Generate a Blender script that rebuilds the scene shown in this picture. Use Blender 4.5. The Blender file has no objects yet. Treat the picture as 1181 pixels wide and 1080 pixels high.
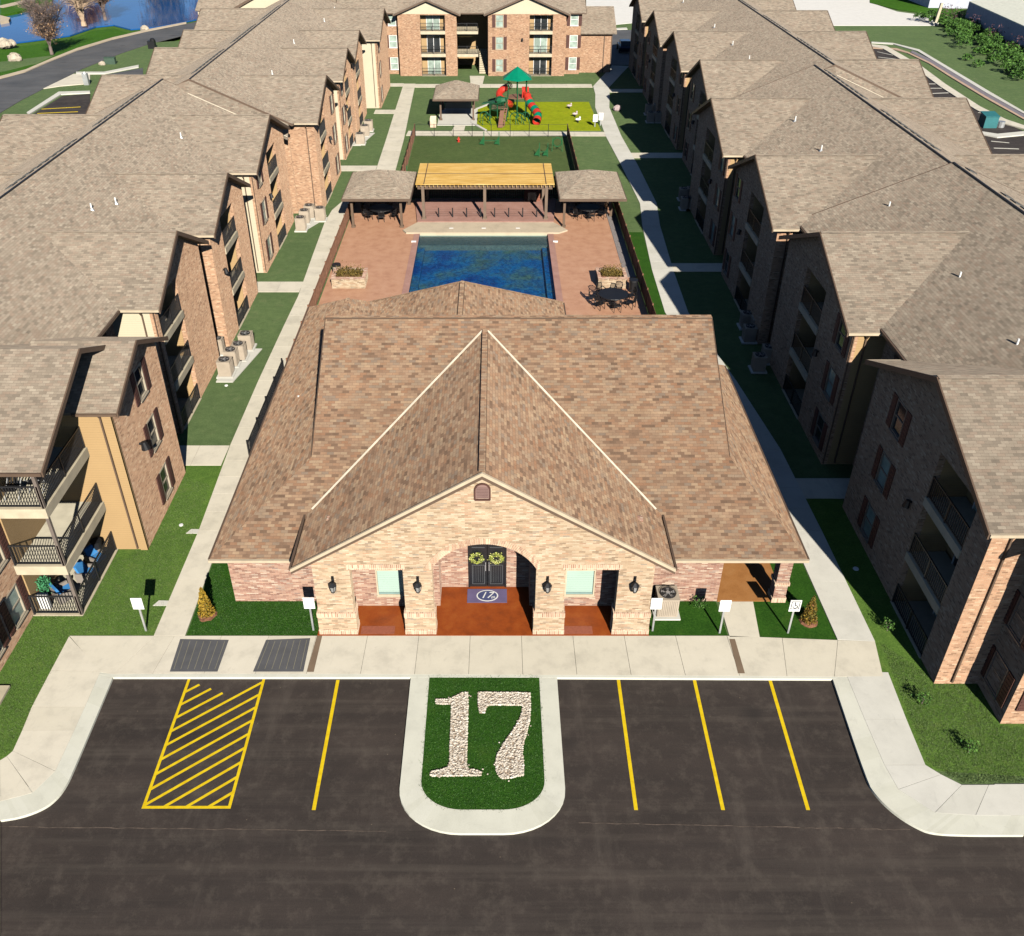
import bpy, bmesh, math, random
from mathutils import Vector, Matrix
from mathutils.geometry import tessellate_polygon
random.seed(7)
SC = bpy.context.scene
COL = SC.collection
R = math.radians

# ------------------------------------------------------------------ survey helper: photo pixel -> point on the ground (camera 25.3 up, 34.8 deg down)
CF, CCX, CCY, CP, CH = 1049., 571.5, 540., R(34.8), 25.3
def G(px, py, z=0.0):
    u = (px-CCX)/CF; v = (py-CCY)/CF
    d = (u, math.cos(CP)-v*math.sin(CP), -math.sin(CP)-v*math.cos(CP))
    t = (z-CH)/d[2]
    return (d[0]*t, d[1]*t)
def GP(*pts): return [G(*p) for p in pts]

# ------------------------------------------------------------------ materials
MATS = {}
def newmat(name):
    m = bpy.data.materials.new(name); m.use_nodes = True
    nt = m.node_tree; b = nt.nodes['Principled BSDF']
    MATS[name] = m
    return m, nt, b
def N(nt, t, **kw):
    n = nt.nodes.new(t)
    for k, v in kw.items():
        if k in n.inputs: n.inputs[k].default_value = v
        else: setattr(n, k, v)
    return n
def ramp(nt, fac, stops, interp='LINEAR'):
    r = N(nt, 'ShaderNodeValToRGB'); cr = r.color_ramp; cr.interpolation = interp
    while len(cr.elements) < len(stops): cr.elements.new(0.5)
    for e, (p, c) in zip(cr.elements, stops):
        e.position = p; e.color = (*c, 1)
    nt.links.new(fac, r.inputs['Fac'])
    return r.outputs['Color']
def mixc(nt, fac, a, b, mode='MIX'):
    m = N(nt, 'ShaderNodeMix', data_type='RGBA', blend_type=mode)
    for s, v in ((m.inputs[0], fac), (m.inputs[6], a), (m.inputs[7], b)):
        if hasattr(v, 'links'): nt.links.new(v, s)
        else: s.default_value = v if not isinstance(v, tuple) else (*v[:3], 1)
    return m.outputs[2]
def coords(nt, kind='UV'):
    if kind == 'UV': return N(nt, 'ShaderNodeTexCoord').outputs['UV']
    return N(nt, 'ShaderNodeNewGeometry').outputs['Position']
def noise(nt, vec, scale, detail=3, rough=0.55, out='Fac'):
    n = N(nt, 'ShaderNodeTexNoise', Scale=scale, Detail=detail, Roughness=rough)
    nt.links.new(vec, n.inputs['Vector'])
    return n.outputs[out]
def mapping(nt, vec, scale):
    m = N(nt, 'ShaderNodeMapping'); m.inputs['Scale'].default_value = scale
    nt.links.new(vec, m.inputs['Vector']); return m.outputs[0]
def bump(nt, b, h, dist, strength=1.0):
    bp = N(nt, 'ShaderNodeBump', Strength=strength, Distance=dist)
    nt.links.new(h, bp.inputs['Height']); nt.links.new(bp.outputs[0], b.inputs['Normal'])
def plain(name, col, rough=0.6, metal=0.0, var=0.12, vscale=2.0):
    m, nt, b = newmat(name)
    b.inputs['Roughness'].default_value = rough; b.inputs['Metallic'].default_value = metal
    v = coords(nt, 'P')
    f = noise(nt, v, vscale, 4)
    dark = tuple(c*(1-var) for c in col); lite = tuple(min(1, c*(1+var)) for c in col)
    nt.links.new(ramp(nt, f, [(0.3, dark), (0.7, lite)]), b.inputs['Base Color'])
    return m
def bricks(name, stops, mortar, bw=0.19, rh=0.065, ms=0.006, bumpd=0.006, vary=0.25, rough=0.85, offset=0.5):
    m, nt, b = newmat(name); b.inputs['Roughness'].default_value = rough; b.inputs['Diffuse Roughness'].default_value = 0.8; b.inputs['Specular IOR Level'].default_value = 0.2
    uv = coords(nt)
    br = N(nt, 'ShaderNodeTexBrick', Scale=1.0, Bias=0.0)
    br.offset = offset
    br.inputs['Color1'].default_value = (0, 0, 0, 1); br.inputs['Color2'].default_value = (1, 1, 1, 1)
    br.inputs['Mortar'].default_value = (0.5, 0.5, 0.5, 1)
    br.inputs['Mortar Size'].default_value = ms; br.inputs['Brick Width'].default_value = bw; br.inputs['Row Height'].default_value = rh
    nt.links.new(uv, br.inputs['Vector'])
    c = ramp(nt, br.outputs['Color'], stops)
    nz = noise(nt, uv, 0.35, 4)
    c = mixc(nt, vary, c, ramp(nt, nz, [(0.3, tuple(x*0.72 for x in stops[len(stops)//2][1])), (0.7, tuple(min(1, x*1.25) for x in stops[len(stops)//2][1]))]))
    mid = noise(nt, uv, 1.6, 4, 0.7)
    c = mixc(nt, 0.5, c, ramp(nt, mid, [(0.3, (0.36, 0.36, 0.36)), (0.7, (0.62, 0.62, 0.62))]), 'OVERLAY')
    fine = noise(nt, uv, 38, 3)
    c = mixc(nt, 0.35, c, ramp(nt, fine, [(0.3, (0.35, 0.35, 0.35)), (0.7, (0.68, 0.68, 0.68))]), 'OVERLAY')
    c = mixc(nt, br.outputs['Fac'], c, mortar)
    nt.links.new(c, b.inputs['Base Color'])
    inv = N(nt, 'ShaderNodeMath', operation='SUBTRACT'); inv.inputs[0].default_value = 1.0
    nt.links.new(br.outputs['Fac'], inv.inputs[1])
    bump(nt, b, inv.outputs[0], bumpd, 0.7)
    return m

cream_brick = bricks('cream_brick', [(0.0, (0.152, 0.101, 0.062)), (0.1, (0.295, 0.193, 0.120)), (0.35, (0.419, 0.303, 0.194)), (0.6, (0.464, 0.369, 0.255)), (0.75, (0.536, 0.445, 0.330)), (0.88, (0.411, 0.227, 0.131)), (1.0, (0.232, 0.202, 0.164))], (0.411, 0.319, 0.222), bw=0.24, rh=0.066)
rose_brick = bricks('rose_brick', [(0.0, (0.15, 0.08, 0.06)), (0.25, (0.30, 0.17, 0.125)), (0.5, (0.45, 0.31, 0.22)), (0.7, (0.27, 0.13, 0.095)), (0.88, (0.56, 0.47, 0.36)), (1.0, (0.20, 0.15, 0.13))], (0.38, 0.29, 0.23), bw=0.24, rh=0.066)
apt_brick = bricks('apartment_brick', [(0.0, (0.182, 0.098, 0.060)), (0.2, (0.354, 0.197, 0.121)), (0.5, (0.459, 0.286, 0.177)), (0.75, (0.403, 0.226, 0.140)), (1.0, (0.575, 0.424, 0.288))], (0.432, 0.316, 0.213), bw=0.2, rh=0.07)
soldier_brick = bricks('soldier_brick', [(0.0, (0.22, 0.10, 0.06)), (0.4, (0.42, 0.25, 0.17)), (0.75, (0.56, 0.42, 0.30)), (1.0, (0.30, 0.15, 0.10))], (0.62, 0.50, 0.37), bw=0.07, rh=0.24, offset=0.0, ms=0.009)
club_shingle = bricks('clubhouse_shingle', [(0.0, (0.097, 0.070, 0.050)), (0.2, (0.209, 0.136, 0.090)), (0.42, (0.290, 0.210, 0.141)), (0.6, (0.234, 0.131, 0.078)), (0.8, (0.338, 0.251, 0.164)), (1.0, (0.178, 0.148, 0.117))], (0.162, 0.106, 0.074), bw=0.27, rh=0.125, ms=0.005, bumpd=0.008, vary=0.28, rough=0.92)
apt_shingle = bricks('apartment_shingle', [(0.0, (0.128, 0.105, 0.082)), (0.25, (0.211, 0.172, 0.131)), (0.5, (0.274, 0.230, 0.178)), (0.75, (0.217, 0.156, 0.116)), (1.0, (0.319, 0.274, 0.213))], (0.166, 0.134, 0.103), bw=0.27, rh=0.125, ms=0.005, bumpd=0.008, vary=0.3, rough=0.92)
def siding(name, col):
    m, nt, b = newmat(name); b.inputs['Roughness'].default_value = 0.6
    uv = coords(nt); sp = N(nt, 'ShaderNodeSeparateXYZ'); nt.links.new(uv, sp.inputs[0])
    dv = N(nt, 'ShaderNodeMath', operation='DIVIDE'); dv.inputs[1].default_value = 0.115; nt.links.new(sp.outputs[1], dv.inputs[0])
    fr = N(nt, 'ShaderNodeMath', operation='FRACT'); nt.links.new(dv.outputs[0], fr.inputs[0])
    n = noise(nt, uv, 0.8, 3)
    c = ramp(nt, n, [(0.3, tuple(x*0.93 for x in col)), (0.7, col)])
    gap = ramp(nt, fr.outputs[0], [(0.0, (0.62, 0.62, 0.62)), (0.1, (1, 1, 1))])
    nt.links.new(mixc(nt, 1.0, c, gap, 'MULTIPLY'), b.inputs['Base Color'])
    bump(nt, b, fr.outputs[0], 0.012, 0.8)
    return m
tan_siding = siding('tan_siding', (0.45, 0.30, 0.145))
cream_siding = siding('cream_siding', (0.60, 0.53, 0.38))

def grass(name, dark, mid, lite, patch=0.25):
    m, nt, b = newmat(name); b.inputs['Roughness'].default_value = 0.9
    b.inputs['Specular IOR Level'].default_value = 0.15
    p = coords(nt, 'P')
    f1 = noise(nt, p, 14, 5, 0.75); f2 = noise(nt, p, patch, 4, 0.6)
    c = ramp(nt, f1, [(0.25, dark), (0.5, mid), (0.78, lite)])
    f3 = noise(nt, p, 1.9, 5, 0.7)
    c = mixc(nt, 0.55, c, ramp(nt, f3, [(0.3, (0.3, 0.33, 0.3)), (0.7, (0.66, 0.62, 0.6))]), 'OVERLAY')
    c = mixc(nt, 0.45, c, ramp(nt, f2, [(0.35, (0.42, 0.42, 0.42)), (0.65, (0.6, 0.58, 0.55))]), 'OVERLAY')
    dry = noise(nt, p, 0.8, 7, 0.78)
    c = mixc(nt, ramp(nt, dry, [(0.54, (0, 0, 0)), (0.74, (0.45, 0.45, 0.45))]), c, (lite[0]*1.5, lite[1]*1.08, lite[2]*1.3))
    nt.links.new(c, b.inputs['Base Color'])
    bump(nt, b, noise(nt, p, 26, 4, 0.8), 0.05, 0.9)
    return m
lawn_dull = grass('dull_lawn', (0.080, 0.129, 0.048), (0.122, 0.187, 0.073), (0.166, 0.234, 0.101))
lawn_mid = grass('mown_lawn', (0.050, 0.117, 0.017), (0.112, 0.212, 0.037), (0.193, 0.321, 0.069))
lawn_rich = grass('rich_sod', (0.012, 0.052, 0.004), (0.029, 0.101, 0.009), (0.068, 0.158, 0.020))
lawn_run = grass('dog_run_lawn', (0.052, 0.088, 0.026), (0.088, 0.132, 0.042), (0.135, 0.175, 0.066))
turf = grass('play_turf', (0.230, 0.287, 0.007), (0.299, 0.356, 0.009), (0.356, 0.414, 0.014), 0.5)
meadow = grass('meadow', (0.038, 0.090, 0.012), (0.073, 0.164, 0.021), (0.114, 0.234, 0.036), 0.08)

def concrete(name, col, stain=0.22):
    m, nt, b = newmat(name); b.inputs['Roughness'].default_value = 0.85
    p = coords(nt, 'P')
    c = ramp(nt, noise(nt, p, 0.9, 6, 0.65), [(0.25, tuple(x*(1-stain) for x in col)), (0.5, col), (0.8, tuple(min(1, x*1.08) for x in col))])
    c = mixc(nt, 0.35, c, ramp(nt, noise(nt, p, 45, 3, 0.7), [(0.3, (0.40, 0.40, 0.40)), (0.7, (0.6, 0.6, 0.6))]), 'OVERLAY')
    n2 = noise(nt, mapping(nt, p, (1.0, 0.25, 1.0)), 3.5, 5, 0.7)
    c = mixc(nt, ramp(nt, n2, [(0.60, (0, 0, 0)), (0.75, (0.45, 0.45, 0.45))]), c, tuple(x*0.72 for x in col))
    gi = N(nt, 'ShaderNodeNewGeometry')
    c = mixc(nt, 1.0, c, ramp(nt, gi.outputs['Random Per Island'], [(0.0, (0.92, 0.92, 0.90)), (0.5, (0.98, 0.98, 0.97)), (1.0, (1.0, 1.0, 1.0))]), 'MULTIPLY')
    blot = noise(nt, p, 2.3, 6, 0.75)
    c = mixc(nt, ramp(nt, blot, [(0.58, (0, 0, 0)), (0.72, (0.35, 0.35, 0.35))]), c, tuple(x*0.62 for x in col))
    nt.links.new(c, b.inputs['Base Color'])
    bump(nt, b, noise(nt, p, 60, 3), 0.004, 0.5)
    return m
conc = concrete('concrete', (0.695, 0.637, 0.515))
conc_white = concrete('pale_concrete', (0.651, 0.630, 0.557), 0.12)
conc_lot = concrete('concrete_lot', (0.794, 0.768, 0.717), 0.08)
kerb_c = concrete('kerb_concrete', (0.66, 0.65, 0.55), 0.14)
joint = plain('joint_dirt', (0.22, 0.19, 0.13), 0.95)

def asphalt(name, dark, lite, brown):
    m, nt, b = newmat(name); b.inputs['Roughness'].default_value = 0.8
    p = coords(nt, 'P')
    c = ramp(nt, noise(nt, p, 0.28, 6, 0.62), [(0.3, dark), (0.6, lite), (0.8, brown)])
    st = noise(nt, mapping(nt, p, (0.12, 1.1, 1.0)), 1.3, 5, 0.6)
    c = mixc(nt, 0.6, c, ramp(nt, st, [(0.35, (0.38, 0.38, 0.39)), (0.7, (0.64, 0.63, 0.62))]), 'OVERLAY')
    g = noise(nt, p, 55, 2, 0.8)
    c = mixc(nt, 0.7, c, ramp(nt, g, [(0.3, (0.3, 0.3, 0.3)), (0.72, (0.72, 0.72, 0.72))]), 'OVERLAY')
    dust = noise(nt, p, 1.5, 8, 0.78)
    c = mixc(nt, ramp(nt, dust, [(0.50, (0, 0, 0)), (0.78, (0.5, 0.5, 0.5))]), c, (0.14, 0.115, 0.09))
    tyre = noise(nt, mapping(nt, p, (0.05, 1.6, 1.0)), 1.0, 6, 0.7)
    c = mixc(nt, ramp(nt, tyre, [(0.5, (0, 0, 0)), (0.72, (0.35, 0.35, 0.35))]), c, (0.115, 0.095, 0.075))
    oil = N(nt, 'ShaderNodeTexVoronoi', Scale=0.33); nt.links.new(mixc(nt, 0.12, p, noise(nt, p, 2.0, 4, 0.7, 'Color')), oil.inputs['Vector'])
    c = mixc(nt, ramp(nt, oil.outputs['Distance'], [(0.03, (0.55, 0.55, 0.55)), (0.16, (0, 0, 0))]), c, (0.014, 0.011, 0.010))
    scf = noise(nt, mapping(nt, p, (0.5, 0.09, 1.0)), 2.2, 5, 0.7)
    c = mixc(nt, ramp(nt, scf, [(0.56, (0, 0, 0)), (0.7, (0.3, 0.3, 0.3))]), c, (0.10, 0.082, 0.066))
    pit = N(nt, 'ShaderNodeTexVoronoi', Scale=1.3); nt.links.new(p, pit.inputs['Vector'])
    c = mixc(nt, ramp(nt, pit.outputs['Distance'], [(0.012, (0.7, 0.7, 0.7)), (0.03, (0, 0, 0))]), c, (0.22, 0.17, 0.11))
    nt.links.new(c, b.inputs['Base Color'])
    bump(nt, b, g, 0.008, 0.6)
    return m
asph = asphalt('dark_asphalt', (0.028, 0.021, 0.017), (0.044, 0.033, 0.027), (0.069, 0.055, 0.044))
road_m = asphalt('grey_road', (0.075, 0.08, 0.085), (0.11, 0.112, 0.115), (0.13, 0.13, 0.13))
m, nt, b = newmat('yellow_paint'); b.inputs['Roughness'].default_value = 0.6
_p = coords(nt, 'P'); _c = ramp(nt, noise(nt, _p, 6, 5, 0.7), [(0.3, (0.66, 0.44, 0.0)), (0.7, (0.84, 0.62, 0.01))])
nt.links.new(mixc(nt, ramp(nt, noise(nt, _p, 24, 6, 0.8), [(0.60, (0, 0, 0)), (0.72, (0.55, 0.55, 0.55))]), _c, (0.10, 0.075, 0.04)), b.inputs['Base Color']); yellow = m
porch_floor = None
def stained(name, a, b_, c_):
    m, nt, b = newmat(name); b.inputs['Roughness'].default_value = 0.5
    p = coords(nt, 'P')
    c = ramp(nt, noise(nt, p, 1.4, 6, 0.65), [(0.25, a), (0.5, b_), (0.8, c_)])
    c = mixc(nt, 0.4, c, ramp(nt, noise(nt, p, 18, 4, 0.7), [(0.3, (0.38, 0.38, 0.38)), (0.7, (0.62, 0.62, 0.62))]), 'OVERLAY')
    nt.links.new(c, b.inputs['Base Color'])
    return m
porch_floor = stained('stained_floor', (0.19, 0.040, 0.008), (0.30, 0.062, 0.010), (0.38, 0.105, 0.02))
patio_floor = stained('patio_floor', (0.30, 0.13, 0.04), (0.38, 0.17, 0.055), (0.42, 0.21, 0.08))
deck_m = stained('pool_deck', (0.432, 0.216, 0.130), (0.540, 0.292, 0.178), (0.605, 0.356, 0.227))
deck_pink = stained('pink_deck', (0.36, 0.19, 0.15), (0.43, 0.24, 0.19), (0.5, 0.3, 0.25))
coping = concrete('beige_coping', (0.56, 0.46, 0.33))

black = plain('black_metal', (0.018, 0.018, 0.02), 0.45, 0.3)
rail_m = plain('railing_metal', (0.035, 0.035, 0.038), 0.45, 0.4)
trim = plain('brown_trim', (0.115, 0.075, 0.05), 0.6)
trim_lt = plain('tan_gutter', (0.50, 0.41, 0.29), 0.5)
soffit_m = plain('soffit', (0.30, 0.22, 0.155), 0.8)
flash_m = plain('valley_flashing', (0.72, 0.63, 0.49), 0.5)
white = plain('white_paint', (0.80, 0.80, 0.77), 0.5, var=0.04)
galv = plain('galvanised_post', (0.55, 0.56, 0.56), 0.4, 0.6)
shutter_m = plain('maroon_shutter', (0.085, 0.034, 0.026), 0.7)
slab_m = plain('cream_slab', (0.52, 0.45, 0.32), 0.7)
slab_top = plain('balcony_floor', (0.60, 0.55, 0.42), 0.8)
post_m = plain('grey_post', (0.16, 0.13, 0.11), 0.6)
wood_dark = plain('dark_wood', (0.13, 0.085, 0.055), 0.7)
wood_red = plain('brown_fence_wood', (0.20, 0.095, 0.055), 0.8, var=0.3, vscale=6)
def glassy(name, col, rough=0.08):
    m, nt, b = newmat(name); b.inputs['Roughness'].default_value = rough
    p = coords(nt, 'P')
    nt.links.new(ramp(nt, noise(nt, p, 1.7, 3), [(0.35, tuple(x*0.6 for x in col)), (0.65, col)]), b.inputs['Base Color'])
    return m
dark_glass = glassy('dark_glass', (0.035, 0.04, 0.045))
blind_glass = glassy('window_with_blind', (0.40, 0.50, 0.43), 0.25)
mint_glass = siding('mint_blind', (0.42, 0.56, 0.48))
door_m = plain('black_door', (0.012, 0.013, 0.015), 0.3)
ac_m = plain('ac_casing', (0.42, 0.35, 0.27), 0.55)
ac_dark = plain('ac_grille', (0.03, 0.03, 0.032), 0.5)
bark_red = plain('reddish_bark', (0.20, 0.15, 0.13), 0.9)
bark_pale = plain('pale_bark', (0.50, 0.36, 0.24), 0.9)
mulch = plain('mulch', (0.20, 0.085, 0.045), 0.95, var=0.4, vscale=14)
stone = plain('pale_stone', (0.60, 0.52, 0.42), 0.85, var=0.25, vscale=18)
rock_m = plain('boulder', (0.44, 0.38, 0.29), 0.9, var=0.25)
def leafmat(name, stops):
    m, nt, b = newmat(name); b.inputs['Roughness'].default_value = 0.75
    oi = N(nt, 'ShaderNodeNewGeometry')
    c = ramp(nt, oi.outputs['Random Per Island'], stops)
    nt.links.new(c, b.inputs['Base Color'])
    return m
leaf_gold = leafmat('golden_needles', [(0.0, (0.16, 0.11, 0.01)), (0.4, (0.33, 0.19, 0.012)), (0.8, (0.42, 0.27, 0.02)), (1.0, (0.10, 0.12, 0.015))])
leaf_goldgreen = leafmat('olive_needles', [(0.0, (0.05, 0.08, 0.01)), (0.4, (0.16, 0.12, 0.015)), (0.75, (0.30, 0.18, 0.015)), (1.0, (0.16, 0.055, 0.02))])
leaf_green = leafmat('green_leaves', [(0.0, (0.025, 0.07, 0.01)), (0.5, (0.05, 0.14, 0.015)), (1.0, (0.10, 0.22, 0.03))])
leaf_rust = leafmat('rust_leaves', [(0.0, (0.15, 0.06, 0.03)), (0.5, (0.27, 0.12, 0.06)), (1.0, (0.42, 0.24, 0.10))])
leaf_olive = leafmat('olive_leaves', [(0.0, (0.07, 0.05, 0.01)), (0.5, (0.14, 0.10, 0.015)), (1.0, (0.24, 0.15, 0.03))])
leaf_plum = leafmat('plum_leaves', [(0.0, (0.07, 0.03, 0.04)), (1.0, (0.17, 0.09, 0.10))])
wreath_m = leafmat('wreath_leaves', [(0.0, (0.10, 0.16, 0.02)), (0.5, (0.45, 0.50, 0.06)), (0.8, (0.70, 0.66, 0.30)), (1.0, (0.15, 0.20, 0.03))])
play_green = plain('green_plastic', (0.0, 0.20, 0.11), 0.4)
play_dkgreen = plain('dark_green_plastic', (0.008, 0.09, 0.035), 0.45)
play_red = plain('red_plastic', (0.50, 0.035, 0.02), 0.4)
play_brown = plain('brown_plastic', (0.22, 0.11, 0.07), 0.6)
green_metal = plain('green_enamel', (0.01, 0.10, 0.03), 0.5)
blue_fab = plain('blue_cushion', (0.04, 0.22, 0.52), 0.8)
navy = plain('navy_mat', (0.06, 0.07, 0.17), 0.9)
purple = plain('purple_mat', (0.14, 0.11, 0.22), 0.9)
grey_dark = plain('dark_grey_pad', (0.095, 0.095, 0.10), 0.8)
teal = plain('teal_cabinet', (0.03, 0.16, 0.17), 0.5)
steel = plain('steel_cladding', (0.50, 0.53, 0.60), 0.5, 0.1)
roof_white = plain('white_roof', (0.72, 0.72, 0.60), 0.6)

# translucent amber pergola roofing with ribs
m, nt, b = newmat('amber_slats'); b.inputs['Roughness'].default_value = 0.5
uv = coords(nt, 'P'); sp = N(nt, 'ShaderNodeMapping'); sp.inputs['Scale'].default_value = (0.35, 6.0, 1)
nt.links.new(uv, sp.inputs['Vector'])
nt.links.new(ramp(nt, noise(nt, sp.outputs[0], 1.4, 4, 0.7), [(0.3, (0.38, 0.20, 0.03)), (0.5, (0.66, 0.40, 0.09)), (0.75, (0.90, 0.66, 0.28))]), b.inputs['Base Color'])
amber = m
# pool water: blue mosaic basin seen through clear water
m, nt, b = newmat('pool_tile'); b.inputs['Roughness'].default_value = 0.6
p = coords(nt, 'P')
c = ramp(nt, noise(nt, p, 0.33, 4, 0.6), [(0.36, (0.0, 0.040, 0.19)), (0.5, (0.0, 0.10, 0.27)), (0.66, (0.095, 0.125, 0.10))])
v = N(nt, 'ShaderNodeTexVoronoi', Scale=6.0); nt.links.new(p, v.inputs['Vector'])
c = mixc(nt, 0.62, c, ramp(nt, v.outputs['Color'], [(0.2, (0.12, 0.14, 0.18)), (0.5, (0.46, 0.48, 0.50)), (0.85, (1.0, 0.88, 0.62))]), 'OVERLAY')
nt.links.new(c, b.inputs['Base Color']); pool_tile = m
m, nt, b = newmat('pool_water')
tr = N(nt, 'ShaderNodeBsdfTransparent'); tr.inputs['Color'].default_value = (0.60, 0.88, 0.97, 1)
gl = N(nt, 'ShaderNodeBsdfGlossy', Roughness=0.04); lw = N(nt, 'ShaderNodeLayerWeight', Blend=0.5); pw = N(nt, 'ShaderNodeMath', operation='POWER'); pw.inputs[1].default_value = 4.0; nt.links.new(lw.outputs['Facing'], pw.inputs[0]); fz = N(nt, 'ShaderNodeMath', operation='MULTIPLY_ADD'); fz.inputs[1].default_value = 0.6; fz.inputs[2].default_value = 0.03; nt.links.new(pw.outputs[0], fz.inputs[0]); mx = N(nt, 'ShaderNodeMixShader')
bp = N(nt, 'ShaderNodeBump', Strength=0.8, Distance=0.06); nt.links.new(noise(nt, coords(nt, 'P'), 2.6, 5, 0.7), bp.inputs['Height'])
nt.links.new(bp.outputs[0], gl.inputs['Normal'])
nt.links.new(fz.outputs[0], mx.inputs[0]); nt.links.new(tr.outputs[0], mx.inputs[1]); nt.links.new(gl.outputs[0], mx.inputs[2])
nt.links.new(mx.outputs[0], nt.nodes['Material Output'].inputs['Surface'])
pool_water = m
m.use_transparent_shadow = True
m, nt, b = newmat('pond_water')
b.inputs['Roughness'].default_value = 0.04; b.inputs['IOR'].default_value = 1.6
nt.links.new(ramp(nt, noise(nt, coords(nt, 'P'), 0.05, 3), [(0.3, (0.01, 0.08, 0.26)), (0.7, (0.015, 0.12, 0.36))]), b.inputs['Base Color'])
bump(nt, b, noise(nt, coords(nt, 'P'), 1.2, 3, 0.5), 0.03, 0.25)
pond_m = m

# ------------------------------------------------------------------ mesh builder
class MB:
    def __init__(s, T=None): s.V = []; s.F = []; s.T = T
    def v(s, p):
        if s.T: p = s.T(*p)
        s.V.append(tuple(p)); return len(s.V)-1
    def poly(s, pts): s.F.append([s.v(p) for p in pts])
    def prism(s, pts, ext):
        """closed solid: planar polygon pts swept by vector ext"""
        n = len(pts); a = [s.v(p) for p in pts]; b = [s.v((p[0]+ext[0], p[1]+ext[1], p[2]+ext[2])) for p in pts]
        if n > 4:
            tri = tessellate_polygon([[Vector(p) for p in pts]])
            for t in tri:
                s.F.append([a[i] for i in t]); s.F.append([b[i] for i in reversed(t)])
        else:
            s.F.append(a[::-1]); s.F.append(b[:])
        for i in range(n):
            j = (i+1) % n; s.F.append([a[i], a[j], b[j], b[i]])
    def box(s, x0, x1, y0, y1, z0, z1):
        s.prism([(x0, y0, z0), (x1, y0, z0), (x1, y1, z0), (x0, y1, z0)], (0, 0, z1-z0))
    def slab(s, poly, z0, z1): s.prism([(x, y, z0) for x, y in poly], (0, 0, z1-z0))
    def cone(s, p0, p1, r0, r1, n=8, cap=True):
        p0 = Vector(p0); p1 = Vector(p1); d = (p1-p0)
        if d.length < 1e-6: return
        d.normalize(); a = d.orthogonal().normalized(); b = d.cross(a)
        A = []; B = []
        for i in range(n):
            t = 2*math.pi*i/n; q = a*math.cos(t)+b*math.sin(t)
            A.append(s.v(p0+q*r0)); B.append(s.v(p1+q*r1))
        for i in range(n):
            j = (i+1) % n; s.F.append([A[i], A[j], B[j], B[i]])
        if cap: s.F.append(A[::-1]); s.F.append(B)
    def bar(s, p0, p1, w, h):
        """square bar from p0 to p1 (w sideways, h upward-ish)"""
        p0 = Vector(p0); p1 = Vector(p1); d = (p1-p0).normalized()
        up = Vector((0, 0, 1)) if abs(d.z) < 0.95 else Vector((0, 1, 0))
        sd = d.cross(up).normalized()*(w/2); uu = sd.cross(d).normalized()*(h/2)
        s.prism([p0-sd-uu, p0+sd-uu, p0+sd+uu, p0-sd+uu], p1-p0)
    def ring(s, c, R0, r, n=24, m=6, axis='z', a0=0, a1=2*math.pi):
        pts = []
        for i in range(n+1):
            t = a0+(a1-a0)*i/n
            if axis == 'z': pts.append((c[0]+R0*math.cos(t), c[1]+R0*math.sin(t), c[2]))
            else: pts.append((c[0]+R0*math.cos(t), c[1], c[2]+R0*math.sin(t)))
        for i in range(n): s.cone(pts[i], pts[i+1], r, r, m, False)
    def ball(s, c, rx, ry, rz, n=8, m=6, jit=0.0, half=False):
        rows = []
        for i in range(m+1):
            ph = -math.pi/2 + math.pi*i/m
            if half: ph = math.pi/2*i/m
            row = []
            for j in range(n):
                th = 2*math.pi*j/n; k = 1+random.uniform(-jit, jit)
                row.append(s.v((c[0]+rx*k*math.cos(ph)*math.cos(th), c[1]+ry*k*math.cos(ph)*math.sin(th), c[2]+rz*k*math.sin(ph))))
            rows.append(row)
        for i in range(m):
            for j in range(n):
                s.F.append([rows[i][j], rows[i][(j+1) % n], rows[i+1][(j+1) % n], rows[i+1][j]])
    def leaf(s, p, size, up=0.5):
        n = Vector((random.gauss(0, 1), random.gauss(0, 1), random.gauss(0, 1)+up)).normalized()
        a = n.orthogonal().normalized(); b = n.cross(a); t = random.uniform(0, 6.28)
        a, b = a*math.cos(t)+b*math.sin(t), b*math.cos(t)-a*math.sin(t)
        p = Vector(p); k = size*random.uniform(0.6, 1.3)
        s.poly([p-a*k, p-b*k*0.5, p+a*k, p+b*k*0.5])
    def panel(s, u0, u1, z0, z1, v0, v1, holes=()):
        us = sorted(set([u0, u1]+[min(max(h[0], u0), u1) for h in holes]+[min(max(h[1], u0), u1) for h in holes]))
        for a, b in zip(us, us[1:]):
            if b-a < 1e-4: continue
            mid = (a+b)/2; zs = [(h[2], h[3]) for h in holes if h[0] < mid < h[1]]; zs.sort()
            z = z0
            for (ha, hb) in zs:
                if ha-z > 1e-4: s.box(a, b, v0, v1, z, ha)
                z = max(z, hb)
            if z1-z > 1e-4: s.box(a, b, v0, v1, z, z1)
    def build(s, name, mat, parent=None, base=None, smooth=False, fix=True):
        org = Vector(parent['_o']) if parent is not None else Vector(base or (0, 0, 0))
        me = bpy.data.meshes.new(name)
        me.from_pydata([tuple(Vector(p)-org) for p in s.V], [], s.F)
        me.validate(); 
        if fix:
            bm = bmesh.new(); bm.from_mesh(me); bmesh.ops.recalc_face_normals(bm, faces=bm.faces); bm.to_mesh(me); bm.free()
        uvl = me.uv_layers.new(name='UVMap'); Z = Vector((0, 0, 1))
        vs = me.vertices; buf = [0.0]*(2*len(me.loops))
        for f in me.polygons:
            n = f.normal
            if abs(n.z) > 0.999 or n.length < 0.5: t = Vector((1, 0, 0)); b = Vector((0, 1, 0))
            else: t = Z.cross(n).normalized(); b = n.cross(t)
            for li in f.loop_indices:
                p = vs[me.loops[li].vertex_index].co + org
                buf[2*li] = p.dot(t); buf[2*li+1] = p.dot(b)
            f.use_smooth = smooth
        uvl.data.foreach_set('uv', buf)
        me.materials.append(mat)
        o = bpy.data.objects.new(name, me); COL.objects.link(o)
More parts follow.
